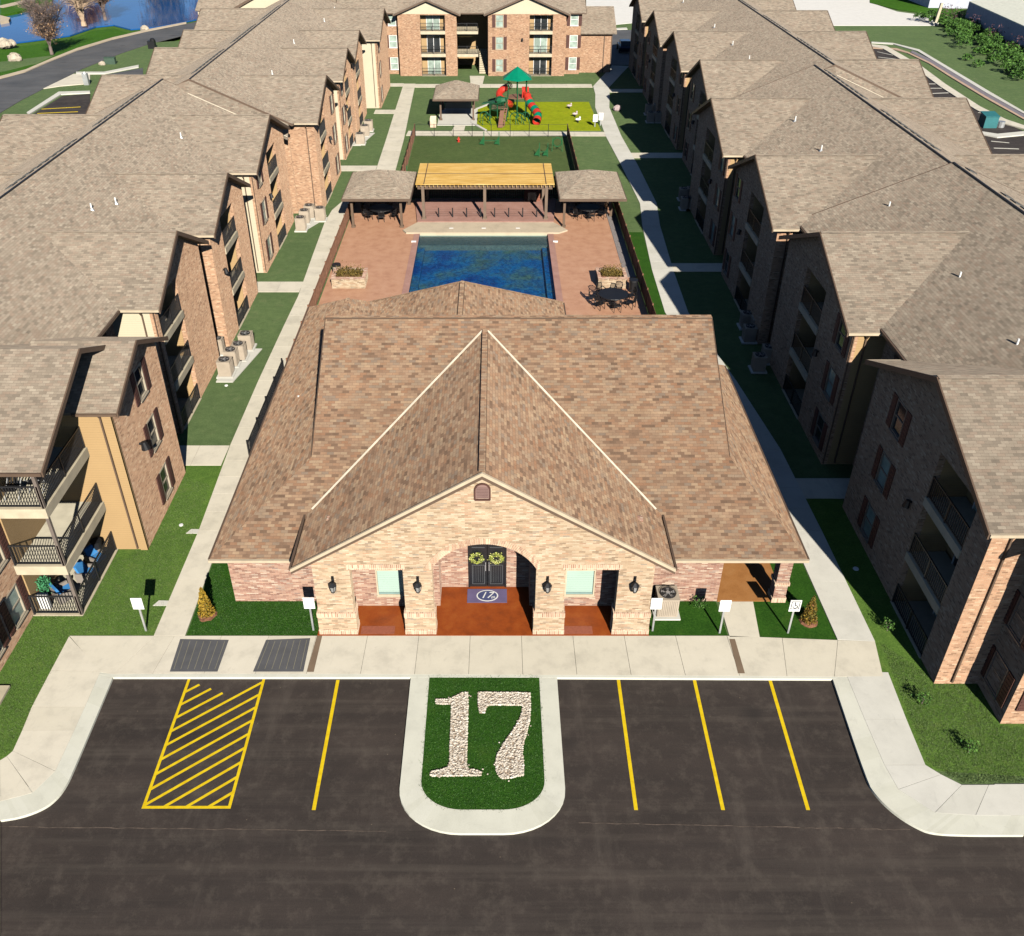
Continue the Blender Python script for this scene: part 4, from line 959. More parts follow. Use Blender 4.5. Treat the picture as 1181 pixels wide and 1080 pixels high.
# soldier arch: radial bricks modelled one by one
m = MB(); mm = MB(); n = 62
for i in range(n):
    t0 = -aa-0.03+(2*aa+0.06)*i/n; t1 = t0+(2*aa+0.06)/n*0.84
    P = [(acx+r*math.sin(t), yW-0.02, acz+r*math.cos(t)) for r, t in ((aR, t0), (aR, t1), (aR+0.26, t1), (aR+0.26, t0))]
    m.prism(P, (0, 0.12, 0))
m.build('arch_bricks', bricks('arch_brick', [(0, (0.27, 0.14, 0.09)), (0.4, (0.45, 0.29, 0.19)), (0.8, (0.62, 0.48, 0.34)), (1, (0.36, 0.20, 0.13))], (0.5, 0.38, 0.28), bw=0.09, rh=0.3), CL)
for a, b in ((-5.45, -3.3), (2.47, 4.62)):
    m = MB(); m.box(a, b, yW-0.018, yW+0.3, 3.285, 3.53); m.build('lintel_course', soldier_brick, CL)
# vent under the peak
vx = -0.45; m = MB()
pts = [(vx-0.24, 6.55), (vx+0.24, 6.55)]+[(vx+0.24*math.cos(t), 6.92+0.24*math.sin(t)) for t in [math.pi*i/10 for i in range(11)]]
m.prism([(x, yW-0.04, z) for x, z in pts], (0, 0.05, 0)); vo = m.build('gable_vent', plain('vent_brown', (0.24, 0.15, 0.13), 0.6), CL)
m = MB(); 
for i in range(7): m.box(vx-0.2, vx+0.2, yW-0.058, yW-0.041, 6.6+0.065*i, 6.63+0.065*i)
m.build('louvre', plain('louvre', (0.17, 0.10, 0.09), 0.6), vo)
m = MB(); P = [(vx-0.26, 6.5), (vx-0.26, 6.92)]+[(vx-0.26*math.cos(t), 6.92+0.26*math.sin(t)) for t in [math.pi*i/12 for i in range(13)]]+[(vx+0.26, 6.5)]
for a, b in zip(P, P[1:]+P[:1]): m.bar((a[0], yW-0.05, a[1]), (b[0], yW-0.05, b[1]), 0.05, 0.05)
m.build('vent_surround', shutter_m, vo)
# porch interior and body walls
wl = []
for (px0, px1) in ((432.5, 467), (652.5, 685)):
    a, zt = FY(px0, 657, 26.7); b, zb = FY(px1, 687, 26.7); wl.append((a, b, zb, zt))
m = MB()
m.panel(-6.3, -2.45, 0, 4.4, 26.7, 26.95, [wl[0]]); m.panel(1.6, 5.5, 0, 4.4, 26.7, 26.95, [wl[1]])
m.box(-2.45, -2.2, 26.7, 27.8, 0, 5.4); m.box(1.35, 1.6, 26.7, 27.8, 0, 5.4); m.panel(-2.45, 1.6, 0, 5.6, 27.8, 28.05, [(-1.10, 0.44, 0, 2.42)])
m.box(-6.55, -6.3, 25.6, 26.95, 0, 3.6); m.box(5.5, 5.75, 25.6, 26.95, 0, 3.6)
m.build('porch_back_wall', rose_brick, CL)
sw = []
for (px0, px1) in ((779, 794), (801, 817)):
    a, zt = FY(px0, 643, 27.0); b, zb = FY(px1, 652.5, 27.0); sw.append((a, b, 2.12, 2.6))
m = MB(); hz = E-0.2
m.box(-10.45, -6.56, 27.0, 27.25, 0, hz); m.panel(5.76, 8.9, 0, hz, 27.0, 27.25, sw)
m.box(-10.45, -10.2, 27.25, 48.2, 0, hz); m.box(8.65, 8.9, 27.25, 31, 0, hz); m.box(8.9, 11.2, 31, 31.25, 0, hz); m.box(10.95, 11.2, 31.25, 41.1, 0, hz)
m.box(7.0, 10.95, 40.85, 41.1, 0, hz); m.box(6.6, 6.85, 41.1, 45.4, 0, hz); m.box(-10.2, -6.9, 47.95, 48.2, 0, hz); m.box(-7.0, 3.5, 48.5, 48.75, 0, hz); m.box(3.3, 3.5, 45.4, 48.5, 0, hz); m.box(3.5, 6.85, 45.15, 45.4, 0, hz)
m.box(11.1, 11.6, 26.95, 27.45, 0.0, hz)
m.build('wall', rose_brick, CL)
m = MB(); m.box(11.05, 11.65, 26.9, 27.5, 0.9, 1.05); m.box(11.06, 11.64, 26.91, 27.49, 0, 0.25); m.build('column_band', soldier_brick, CL)
m = MB(); m.box(-4.9, 4.0, 25.62, 26.68, 4.66, 4.70); m.box(-2.1, 1.3, 26.68, 27.78, 4.66, 4.70); m.box(-10.7, -6.75, 26.3, 27.0, E-0.2, E-0.15); m.box(5.9, 11.7, 26.3, 27.0, E-0.2, E-0.15); m.box(8.9, 11.7, 27.0, 31, E-0.2, E-0.15); m.build('soffit', soffit_m, CL)
def simple_window(a, b, z0, z1, y, gm, par, bar=False):
    m = MB(); t = 0.055
    m.box(a, b, y-0.02, y+0.1, z0, z0+t); m.box(a, b, y-0.02, y+0.1, z1-t, z1); m.box(a, a+t, y-0.02, y+0.1, z0+t, z1-t); m.box(b-t, b, y-0.02, y+0.1, z0+t, z1-t); m.box(a-0.03, b+0.03, y-0.05, y-0.021, z0-0.05, z0)
    w = m.build('window', slab_m, par); m = MB(); m.box(a+t, b-t, y+0.05, y+0.07, z0+t, z1-t); m.build('pane', gm, w)
    if bar:
        m = MB(); m.box(a+t, b-t, y+0.02, y+0.045, z0+t, z0+t+0.09); m.build('sill_shade', plain('sill_shade%d' % int(a*10), (0.20, 0.30, 0.28), 0.5), w)
for a, b, z0, z1 in wl: simple_window(a, b, z0, z1, 26.7, mint_glass, CL, True)
for a, b, z0, z1 in sw: simple_window(a, b, z0, z1, 27.0, dark_glass, CL)
# double door
dx0, dx1, yD = -1.10, 0.44, 27.8
m = MB(); m.box(dx0, dx0+0.06, yD-0.03, yD+0.15, 0.05, 2.42); m.box(dx1-0.06, dx1, yD-0.03, yD+0.15, 0.05, 2.42); m.box(dx0+0.06, dx1-0.06, yD-0.03, yD+0.15, 2.34, 2.42)
fr = m.build('door_frame', black, CL)
for a, b in ((dx0+0.06, -0.34), (-0.32, dx1-0.06)):
    m = MB(); m.box(a, b, yD+0.02, yD+0.08, 0.05, 2.34); d = m.build('door', door_m, CL)
    m = MB(); c = (a+b)/2
    for i in range(5): m.box(c-0.2+0.09*i, c-0.185+0.09*i, yD+0.005, yD+0.02, 0.3, 1.15)
    for (x0, x1, z0, z1) in ((a+0.09, b-0.09, 0.2, 0.23), (a+0.09, b-0.09, 1.2, 1.23), (a+0.09, b-0.09, 1.4, 1.43), (a+0.09, b-0.09, 2.12, 2.15), (a+0.09, a+0.12, 0.23, 1.2), (b-0.12, b-0.09, 0.23, 1.2)): m.box(x0, x1, yD+0.003, yD+0.02, z0, z1)
    m.build('door_moulding', plain('moulding%d' % int(a*10), (0.07, 0.075, 0.08), 0.3), d)
    m = MB(); hx = b-0.06 if a < -0.5 else a+0.06; m.bar((hx, yD-0.03, 0.95), (hx, yD-0.03, 1.3), 0.025, 0.025); m.ball((hx, yD-0.03, 1.36), 0.025, 0.025, 0.03, 6, 4); m.build('handle', galv, d)
m = MB(); P = [(-0.33+0.26*math.cos(t), yD-0.02, 2.44+0.14*math.sin(t)) for t in [math.pi*i/10 for i in range(11)]]
for a, b in zip(P, P[1:]): m.cone(a, b, 0.015, 0.015, 5)
m.build('scroll_ornament', galv, CL)
sheet('porch_floor', [(-6.85, 25.06), (5.9, 25.06), (5.9, 26.75), (1.6, 26.75), (1.6, 27.95), (-2.45, 27.95), (-2.45, 26.75), (-6.85, 26.75)], 0.05, porch_floor, 'glossy orange-brown stained concrete floor of the porch', 0.14)
sheet('patio_floor', [(8.92, 26.98), (11.6, 26.98), (11.6, 31), (8.92, 31)], 0.045, patio_floor, 'tan stained floor of the covered side patio', 0.12)
m = MB(); m.box(-5.2, -3.9, 25.12, 25.55, 0.051, 0.058); m.box(2.62, 3.75, 25.12, 25.55, 0.051, 0.058); struct(m.build('porch_paver', plain('worn_patch', (0.33, 0.10, 0.055), 0.7, vscale=12)), 'paler reddish worn rectangles on the porch floor')
for side, (x, z) in zip(('far left', 'second', 'third', 'far right'), [FY(px, 677, yW-0.12) for px in (384, 482, 631.5, 732)]):
    w = {'far left': 'leftmost pier of the porch', 'second': 'pier just left of the arch', 'third': 'pier just right of the arch', 'far right': 'rightmost pier of the porch'}[side]
    L = thing('wall_lantern', 'black hanging lantern on the ' + w, 'lantern', (x, yW-0.02, z), 'lanterns on the porch piers')
    m = MB(); m.box(x-0.05, x+0.05, yW-0.03, yW-0.001, z+0.14, z+0.42); m.bar((x, yW-0.02, z+0.36), (x, yW-0.2, z+0.40), 0.03, 0.03); m.bar((x, yW-0.2, z+0.42), (x, yW-0.2, z+0.22), 0.02, 0.02); m.build('bracket', black, L)
    m = MB(); m.cone((x, yW-0.2, z+0.14), (x, yW-0.2, z+0.27), 0.17, 0.05, 6); m.cone((x, yW-0.2, z-0.2), (x, yW-0.2, z-0.13), 0.07, 0.10, 6)
    for k in range(6):
        t = math.pi/3*k; m.bar((x+0.10*math.cos(t), yW-0.2+0.10*math.sin(t), z-0.13), (x+0.145*math.cos(t), yW-0.2+0.145*math.sin(t), z+0.14), 0.022, 0.022)
    m.build('cage', black, L)
    m = MB(); m.cone((x, yW-0.2, z-0.13), (x, yW-0.2, z+0.13), 0.085, 0.125, 6); m.build('lamp_glass', plain('lantern_glass%d' % int(x*10), (0.30, 0.30, 0.29), 0.2), L)
for i, px in enumerate((549.5, 572.6)):
    x, z = FY(px, 644.5, yD-0.08); m = MB()
    for k in range(420):
        t = random.uniform(0, 6.28); r = 0.22+random.gauss(0, 0.045); m.leaf((x+r*math.cos(t), yD-0.06+random.uniform(-0.04, 0.03), z+r*math.sin(t)), 0.035, 0)
    tag(m.build('wreath', wreath_m, None, (x, yD-0.06, z), fix=False), 'round yellow-green wreath on the %s leaf of the black door' % ('left', 'right')[i], 'wreath', 'wreaths on the front door')
# mat with the house mark
MT = thing('door_mat', 'purple and navy mat with a white oval 17th mark before the door', 'door mat', (-0.35, 27.2, 0.05))
m = MB(); m.box(-1.14, 0.46, 26.86, 27.66, 0.051, 0.065); m.build('mat_base', purple, MT)
m = MB(); n = 36; m.prism([(-0.33+0.44*math.cos(2*math.pi*i/n), 27.26+0.33*math.sin(2*math.pi*i/n), 0.0655) for i in range(n)], (0, 0, 0.004)); m.build('oval', white, MT)
m = MB(); m.prism([(-0.33+0.39*math.cos(2*math.pi*i/n), 27.26+0.285*math.sin(2*math.pi*i/n), 0.070) for i in range(n)], (0, 0, 0.003)); m.build('oval_field', navy, MT)
textmesh('17', 0.50, white, 'mark', MT, Matrix.Translation((-0.38, 27.27, 0.077)), shear=0.35)
textmesh('th', 0.20, white, 'mark', MT, Matrix.Translation((-0.11, 27.16, 0.077)), shear=0.35)
HN = FY(597, 640, 27.78)
textmesh('16', 0.2, black, 'house_number', CL, Matrix.Translation((HN[0], 27.785, HN[1])) @ Matrix.Rotation(R(90), 4, 'X'))
for px, py in ((345, 462),):
    z = 3.6
    x, y = G(px, py, z); m = MB(); m.cone((x, y, z-0.3), (x, y, z+0.25), 0.05, 0.05, 8); m.build('vent_pipe', white, CL)

# ================================================================== SIGNS, AC UNITS, SHRUBS
def sign(x, y, h, label, lean=0.0, disabled=False):
    S = thing('sign_post', label, 'sign', (x, y, 0), 'small parking signs along the front walk')
    m = MB(); m.bar((x, y, -0.05), (x, y, h), 0.07, 0.05); m.build('post', galv, S)
    w, hh = 0.21, 0.30
    m = MB(); m.box(x-w, x+w, y-0.055, y-0.035, h-0.42, h+0.14); b = m.build('panel', white if not disabled else white, S)
    if disabled:
        m = MB()
        for (a, c, d, e) in ((-0.16, 0.16, 0.07, 0.095), (-0.16, 0.16, -0.30, -0.275), (-0.16, -0.135, -0.275, 0.07), (0.135, 0.16, -0.275, 0.07)):
            m.box(x+a, x+c, y-0.062, y-0.0555, h+d, h+e)
        m.ball((x-0.015, y-0.06, h+0.02), 0.03, 0.006, 0.03, 8, 4); m.ring((x, y-0.06, h-0.16), 0.085, 0.014, 14, 4, 'y', R(150), R(390))
        m.bar((x-0.015, y-0.06, h-0.01), (x, y-0.06, h-0.12), 0.02, 0.035); m.bar((x, y-0.06, h-0.12), (x+0.075, y-0.06, h-0.12), 0.02, 0.03); m.bar((x+0.075, y-0.06, h-0.12), (x+0.10, y-0.06, h-0.22), 0.02, 0.03)
        m.build('wheelchair_symbol', black, b)
    else:
        m = MB(); m.box(x-0.03, x+0.05, y-0.0585, y-0.0555, h-0.14, h-0.10); m.build('sign_mark', plain('faint_mark%d' % int(x*10), (0.62, 0.62, 0.6), 0.6), b)
sx = [(168.7, 728), (361.7, 727.3), (752.4, 728), (829.7, 730.5), (908.5, 730.5)]
labs = ['blank white sign on a post in the lawn, leftmost, left of the left path', 'blank white sign beside the left end of the porch', 'blank white sign in front of the porch air conditioner', 'blank white sign beside the patio walk', 'sign with wheelchair symbol beside the right golden shrub']
for i, (p, l) in enumerate(zip(sx, labs)):
    x, y = G(*p); sign(x, y, 1.62, l, disabled=(i == 4))
def ac(x, y, w, h, label, group='air conditioners beside the buildings'):
    A = thing('air_conditioner', label, 'air conditioner', (x, y, 0.05), group)
    m = MB(); m.box(x-w, x+w, y-w, y+w, 0.08, h); m.box(x-w-0.02, x+w+0.02, y-w-0.02, y+w+0.02, h, h+0.04)
    for i in range(11):
        t = -w+0.05+(2*w-0.1)*i/10
        m.box(x+t-0.014, x+t+0.014, y-w-0.018, y-w-0.001, 0.14, h-0.05)
        m.box(x-w-0.018, x-w-0.001, y+t-0.014, y+t+0.014, 0.14, h-0.05); m.box(x+w+0.001, x+w+0.018, y+t-0.014, y+t+0.014, 0.14, h-0.05)
    m.build('casing', ac_m, A)
    m = MB(); m.cone((x, y, h+0.041), (x, y, h+0.05), w*0.82, w*0.82, 20); f = m.build('fan_opening', ac_dark, A)
    m = MB()
    for i in range(5): t = i*2*math.pi/5; m.prism([(x, y, h+0.055), (x+w*0.7*math.cos(t), y+w*0.7*math.sin(t), h+0.055), (x+w*0.7*math.cos(t+0.5), y+w*0.7*math.sin(t+0.5), h+0.065)], (0, 0, 0.006))
    m.cone((x, y, h+0.05), (x, y, h+0.09), w*0.2, w*0.2, 10); m.build('fan', galv, f)
    m = MB()
    for r in (0.3, 0.5, 0.7, 0.82): m.ring((x, y, h+0.10), w*r, 0.007, 20, 4)
    m.build('guard', ac_dark, f)
    m = MB(); m.box(x-w-0.12, x+w+0.12, y-w-0.12, y+w+0.12, 0.0, 0.08); m.build('pad', conc_white, A)
x, y = G(769, 714); ac(x, y+0.42, 0.40, 0.95, 'large air conditioner with open fan top right of the porch')
k = 0
for p, w in (((260, 436), 0.36), ((267, 424), 0.34), ((276, 417), 0.34), ((284, 405), 0.36), ((253, 410), 0.26)):
    x, y = G(*p); k += 1; ac(x, y+w, w, 0.95, 'beige air conditioner, %s of the cluster by the near left building' % ('nearest', 'second nearest', 'third', 'rightmost and farthest', 'smallest, against the wall')[k-1])
k = 0
for p in ((347, 267.5), (351.5, 259), (357, 253), (369.5, 256)):
    x, y = G(*p); k += 1; ac(x, y+0.36, 0.36, 1.0, 'beige air conditioner %s in the left cluster level with the pool pavilion' % ('nearest', 'second', 'third', 'on the right')[k-1])
k = 0
for p in ((415.5, 167.5), (421, 158), (425, 152)):
    x, y = G(*p); k += 1; ac(x, y+0.4, 0.4, 1.0, 'beige air conditioner %s in the far left cluster near the dog run' % ('nearest', 'middle', 'farthest')[k-1])
k = 0
for p in ((873, 430), (884, 420), (862, 396), (871, 386), (859, 380)):
    x, y = G(*p); k += 1; ac(x+0.1, y+0.3, 0.34, 0.95, 'shaded air conditioner %s by the near right building' % ('nearest the camera', 'against the wall', 'in the middle', 'behind the middle one', 'farthest')[k-1])
k = 0
for p in ((790, 243), (797, 243), (788, 232), (797, 231)):
    x, y = G(*p); k += 1; ac(x, y+0.3, 0.33, 0.95, 'shaded air conditioner in the second right cluster, %s' % ('near left', 'near right', 'far left', 'far right')[k-1])
for i, p in enumerate(((750, 142), (759, 142), (748, 133), (757, 132))):
    x, y = G(*p); ac(x, y+0.3, 0.35, 1.0, 'shaded air conditioner in the farthest right cluster, %s' % ('near left', 'near right', 'far left', 'far right')[i])
for i, p in enumerate(((672, 80), (682, 78.5))):
    x, y = G(*p); ac(x, y+0.3, 0.42, 1.15, 'beige air conditioner by the far building, the %s one' % ('left', 'right')[i])
m = MB(); m.slab([(-15.75, 44.85), (-14.8, 44.85), (-14.0, 48.9), (-15.75, 48.9)], 0, 0.045); m.slab([(-15.6, 68.9), (-14.8, 68.9), (-13.7, 71.5), (-13.7, 72.3), (-15.6, 72.3)], 0.0, 0.045); m.slab([(-14.3, 92.5), (-13.4, 92.5), (-12.5, 97.2), (-14.3, 97.2)], 0, 0.045)
struct(m.build('equipment_pad', conc_white), 'pale concrete pads under the air conditioners')

def cone_shrub(x, y, h, r, mat, label):
    S = thing('cone_shrub', label, 'shrub', (x, y, 0))
    m = MB()
    for i in range(1900):
        t = random.random()**1.35; z = 0.12+h*t; rr = r*(1-t)**0.75*(0.8+0.35*math.sin(9*t+i%5))*random.uniform(0.75, 1.05); a = random.uniform(0, 6.28)
        m.leaf((x+rr*math.cos(a), y+rr*math.sin(a), z), 0.045, 1.0)
    m.build('foliage', mat, S, fix=False)
    m = MB(); m.cone((x, y, 0), (x, y, h*0.5), 0.04, 0.02, 6); m.build('trunk', bark_red, S)
    m = MB(); m.ball((x, y, 0.0), r*1.25, r*1.25, 0.09, 14, 4, 0.12, True); m.build('mulch_ring', mulch, S)
x, y = G(238, 713); cone_shrub(x, y+0.15, 1.35, 0.30, leaf_gold, 'golden cone-shaped shrub left of the clubhouse')
x, y = G(933, 720); cone_shrub(x, y+0.15, 1.2, 0.30, leaf_goldgreen, 'golden-green cone-shaped shrub right of the clubhouse, with reddish base')
def sapling(px, py, h, label):
    x, y = G(px, py); S = thing('young_shrub', label, 'shrub', (x, y, 0), 'small young shrubs in the lawns'); m = MB(); m.cone((x, y, 0), (x, y, h), 0.015, 0.006, 5)
    for k in range(5): a = random.uniform(0, 6.28); m.cone((x, y, h*0.3), (x+0.15*math.cos(a), y+0.15*math.sin(a), h*0.8), 0.01, 0.004, 4)
    m.build('stem', bark_red, S); m = MB()
    for i in range(160): m.leaf((x+random.gauss(0, 0.12), y+random.gauss(0, 0.12), h*random.uniform(0.3, 1.05)), 0.05, 0.5)
    m.build('foliage', leaf_green, S, fix=False)
sapling(1023, 728, 0.55, 'small leafy shrub in the lawn edge of shade, near the right path'); sapling(1063, 812, 0.5, 'small leafy shrub below the right building corner'); sapling(1117, 868, 0.5, 'small leafy shrub nearest the right kerb'); sapling(806, 702, 0.5, 'thin bare shrub in the sod right of the porch air conditioner')
# little round cleanout covers and splash pads beside the left path
for i, (p, l) in enumerate((((861, 0), ''),)): pass
for p, lab in (((718, 682), 'lower'), ((861, 362), 'upper')):
    a = G(p[0]/3.857, 520+p[1]/3.857); sheet('splash_pad', [(a[0]-0.3, a[1]-0.12), (a[0]+0.35, a[1]-0.12), (a[0]+0.35, a[1]+0.16), (a[0]-0.15, a[1]+0.18)], 0.03, conc_white, '%s pale stub at the edge of the left path' % lab, 0.05)
def disc(px, py, r, lab):
    x, y = G(px, py); m = MB(); m.cone((x, y, 0), (x, y, 0.035), r, r*0.9, 12); tag(m.build('cleanout_cover', white, None, (x, y, 0)), lab, 'cover', 'small pipe covers in the lawns')
disc(261, 445, 0.1, 'small white cover in the grass below the left air conditioners'); disc(987, 656.5, 0.13, 'small pale cover in shade at the right lawn'); disc(209, 606, 0.1, 'pale round cover in the left lawn')

# ================================================================== POOL YARD
deckpoly = [(-11.6, 44), (9.8, 44), (9.75, 76.0), (-11.7, 76.0)]
m = MB(); P2 = [m.v((x, y, 0.05)) for x, y in deckpoly+[(PX0, PY0), (PX1, PY0), (PX1, PY1-0.001), (PX0, PY1-0.001)]]
for t in tessellate_polygon([[Vector((x, y, 0)) for x, y in deckpoly], [Vector((x, y, 0)) for x, y in [(PX0, PY0), (PX1, PY0), (PX1, PY1), (PX0, PY1)]]]): m.F.append(list(t))
for a, b in (((-11.6, 44), (-11.7, 76)), ((9.8, 44), (9.75, 76)), ((-11.7, 76), (9.75, 76))): m.poly([(*a, 0.05), (*b, 0.05), (*b, 0), (*a, 0)])
o = m.build('pool_deck', deck_m, fix=False)
for f in o.data.polygons:
    if f.normal.z < -0.5: f.flip()
struct(o, 'orange-tan stained concrete deck round the pool')
m = MB(); m.box(PX0-0.45, PX0, 51, 68, 0.052, 0.075); m.box(PX1, PX1+0.45, 51, 68, 0.052, 0.075); struct(m.build('pool_coping', deck_pink), 'pinkish border strips either side of the pool')
m = MB(); m.poly([(PX0, PY0, -0.55), (PX1, PY0, -0.55), (PX1, PY1, -0.55), (PX0, PY1, -0.55)])
for a, b in zip(hole, hole[1:]+hole[:1]): m.poly([(*a, -0.55), (*b, -0.55), (*b, 0.05), (*a, 0.05)])
m.box(PX0+0.001, PX0+0.5, 56, 66.1, -0.54, -0.3); m.box(PX1-0.5, PX1-0.001, 56, 66, -0.54, -0.3)
struct(m.build('pool_basin', pool_tile, fix=False), 'blue mosaic tiled pool basin')
m = MB(); m.poly([(PX0+0.005, PY0+0.005, -0.05), (PX1-0.005, PY0+0.005, -0.05), (PX1-0.005, PY1-0.005, -0.05), (PX0+0.005, PY1-0.005, -0.05)]); struct(m.build('pool_water', pool_water, fix=False), 'deep blue rippled swimming pool water')
m = MB(); m.box(PX0+0.01, PX1-0.01, 66.1, 67.99, -0.54, -0.14); struct(m.build('pool_shelf', plain('shelf_grey', (0.10, 0.09, 0.08), 0.8, var=0.3, vscale=5)), 'grey shallow shelf along the far end of the pool')
# raised beige terrace edge and pink terrace behind
m = MB(); m.slab([(-6.9, 68.02), (4.9, 68.02), (5.6, 68.6), (4.6, 70.3), (-6.2, 70.3), (-7.2, 68.6)], 0.0, 0.16); m.box(PX0+0.01, PX1-0.01, 67.95, 67.998, -0.12, 0.13); struct(m.build('terrace_step', coping), 'beige step between pool and pergola')
m = MB(); m.slab([(-6.2, 70.31), (4.6, 70.31), (5.1, 75.95), (-6.8, 75.95)], 0.0, 0.21); struct(m.build('terrace', deck_pink), 'pinkish terrace under the pergola')
# pergola
PG = thing('pergola', 'long pergola with amber slatted roof at the far end of the pool', 'pergola', (-0.9, 73, 0))
m = MB()
for i in range(64):
    y = 70.75+i*0.0875; m.box(-6.25, 4.6, y, y+0.068, 2.98, 3.02)
m.build('roof_slats', amber, PG)
for q in ((-5.62, -5.56, 70.75, 76.3), (3.92, 3.98, 70.75, 76.3), (-6.25, 4.6, 73.4, 73.45)):
    m = MB(); m.box(q[0], q[1], q[2], q[3], 3.021, 3.05); m.build('batten', trim, PG)
m = MB()
for i in range(34): x = -6.15+i*0.323; m.box(x, x+0.05, 70.55, 76.4, 2.86, 2.978)
m.build('rafters', plain('amber_rafter', (0.50, 0.33, 0.13), 0.7), PG)
m = MB(); m.box(-6.1, 4.45, 70.86, 70.98, 2.6, 2.858); m.box(-6.1, 4.45, 75.6, 75.75, 2.6, 2.858); m.build('beam', wood_dark, PG)
for x in (-5.7, -0.85, 4.0):
    for y in (70.95, 75.65):
        m = MB(); m.box(x-0.11, x+0.11, y-0.11, y+0.11, 0.2, 2.86); m.box(x-0.17, x+0.17, y-0.17, y+0.17, 0.2, 0.35); m.build('post', plain('pergola_post_%d_%d' % (int(x), int(y)), (0.17, 0.12, 0.085), 0.7), PG)
SCn = thing('privacy_screen', 'dark slatted screen wall behind the pergola and pavilions', 'screen', (-1, 76.2, 0))
m = MB()
for i in range(140): x = -11.6+i*0.152; m.box(x, x+0.12, 76.15, 76.2, 0.1, 2.0)
m.build('slats', plain('screen_slat', (0.045, 0.03, 0.024), 0.8), SCn); m = MB(); m.box(-11.7, 9.8, 76.2, 76.26, 0.35, 0.45); m.box(-11.7, 9.8, 76.2, 76.26, 1.8, 1.9)
m.build('rail', black, SCn)
FP = thing('outdoor_fireplace', 'red brick block against the screen under the right end of the pergola', 'fireplace', (2.9, 75.6, 0.2))
m = MB(); m.box(2.4, 3.7, 75.2, 75.9, 0.2, 1.9); m.build('chimney_breast', bricks('red_brick', [(0, (0.20, 0.05, 0.03)), (1, (0.36, 0.12, 0.07))], (0.3, 0.2, 0.15)), FP); m = MB(); m.box(2.7, 3.4, 75.15, 75.3, 0.3, 0.95); m.build('firebox', black, FP)
# low posts with mesh along the terrace front
GR = thing('terrace_railing', 'low railing of short dark posts along the terrace front', 'railing', (-0.9, 71.4, 0.2))
for i in range(8):
    x = -4.55+i*1.12
    if abs(x+0.85) < 0.3: continue
    m = MB(); m.box(x-0.045, x+0.045, 71.3, 71.39, 0.2, 0.95); m.build('post', black, GR)
m = MB()
for z in (0.35, 0.5, 0.65, 0.8): m.bar((-5.6, 71.35, z), (3.9, 71.35, z), 0.008, 0.008)
m.build('wire', rail_m, GR)
def pavilion(name, x0, x1, y0, y1, ze, rise, label, posts, z0=0.05, cat='pavilion', apexdx=0.0, post_mat=wood_dark, floor=None):
    P = thing(name, label, cat, ((x0+x1)/2, (y0+y1)/2, z0)); xm = (x0+x1)/2+apexdx; rx = (x1-x0)*0.03; ym = (y0+y1)/2
    m = MB(); A, B_ = (xm-rx, ym, ze+rise), (xm+rx, ym, ze+rise)
    for q in ([(x0, y0, ze), (x1, y0, ze), B_, A], [(x1, y1, ze), (x0, y1, ze), A, B_], [(x0, y0, ze), (x0, y1, ze), A], [(x1, y0, ze), (x1, y1, ze), B_]): slope_prism(m, q, 0.1)
    m.build('roof', apt_shingle, P)
    m = MB(); m.box(x0-0.04, x1+0.04, y0-0.07, y0-0.01, ze-0.2, ze-0.02); m.box(x0-0.04, x1+0.04, y1+0.01, y1+0.07, ze-0.2, ze-0.02); m.box(x0-0.07, x0-0.01, y0, y1, ze-0.2, ze-0.02); m.box(x1+0.01, x1+0.07, y0, y1, ze-0.2, ze-0.02)
    m.build('fascia', trim, P)
    for (x, y) in posts:
        m = MB(); m.box(x-0.09, x+0.09, y-0.09, y+0.09, z0, ze-0.05); m.box(x-0.15, x+0.15, y-0.15, y+0.15, z0, z0+0.15); m.build('post', post_mat, P)
    if floor: m = MB(); m.box(*floor, 0, 0.05); m.build('floor', conc_white, P)
    return P
pavilion('pavilion', -11.75, -6.55, 68.9, 75.7, 2.5, 1.2, 'shingled hip-roof pavilion left of the pergola', [(-11.15, 69.5), (-7.35, 69.5), (-11.1, 74.9), (-7.2, 74.9)])
pavilion('pavilion', 4.95, 10.0, 68.9, 75.7, 2.5, 1.2, 'shingled hip-roof pavilion right of the pergola', [(5.35, 69.5), (9.3, 72.0), (5.6, 74.9), (9.3, 74.9)])
G1 = pavilion('picnic_shelter', -6.6, -1.85, 101.2, 107.8, 2.45, 1.2, 'small picnic shelter with grey hip roof beside the playground', [(-5.9, 102.3), (-2.4, 102.3), (-5.9, 107.0), (-2.4, 107.0)], 0.03, 'shelter', floor=(-6.2, -2.0, 100.2, 107.6))
m = MB(); m.box(-5.6, -2.7, 106.7, 106.8, 0.2, 2.3); m.build('back_panel', cream_siding, G1)
m = MB(); m.box(-6.9, -6.3, 99.4, 100.6, 0.0, 0.9); 
tag(m.build('brick_counter', bricks('pale_brick', [(0, (0.5, 0.36, 0.26)), (1, (0.72, 0.6, 0.46))], (0.6, 0.5, 0.4)), None, (-6.6, 100, 0)), 'pale brick grill counter left of the picnic shelter', 'counter')
sheet('path', [(-4.6, 97.8), (-3.3, 97.8), (-3.2, 100.3), (-4.3, 100.3)], 0.035, conc, 'short walk up to the picnic shelter', 0.1)
def round_table(x, y, r, label):
    T_ = thing('patio_table', label, 'table', (x, y, 0.05)); m = MB(); m.cone((x, y, 0.70), (x, y, 0.74), r, r, 24); m.ring((x, y, 0.72), r, 0.025, 24, 5); m.build('table_top', black, T_)
    m = MB(); m.cone((x, y, 0.05), (x, y, 0.7), 0.05, 0.05, 8); m.cone((x, y, 0.05), (x, y, 0.08), 0.3, 0.25, 12); m.build('pedestal', black, T_)
ch = None
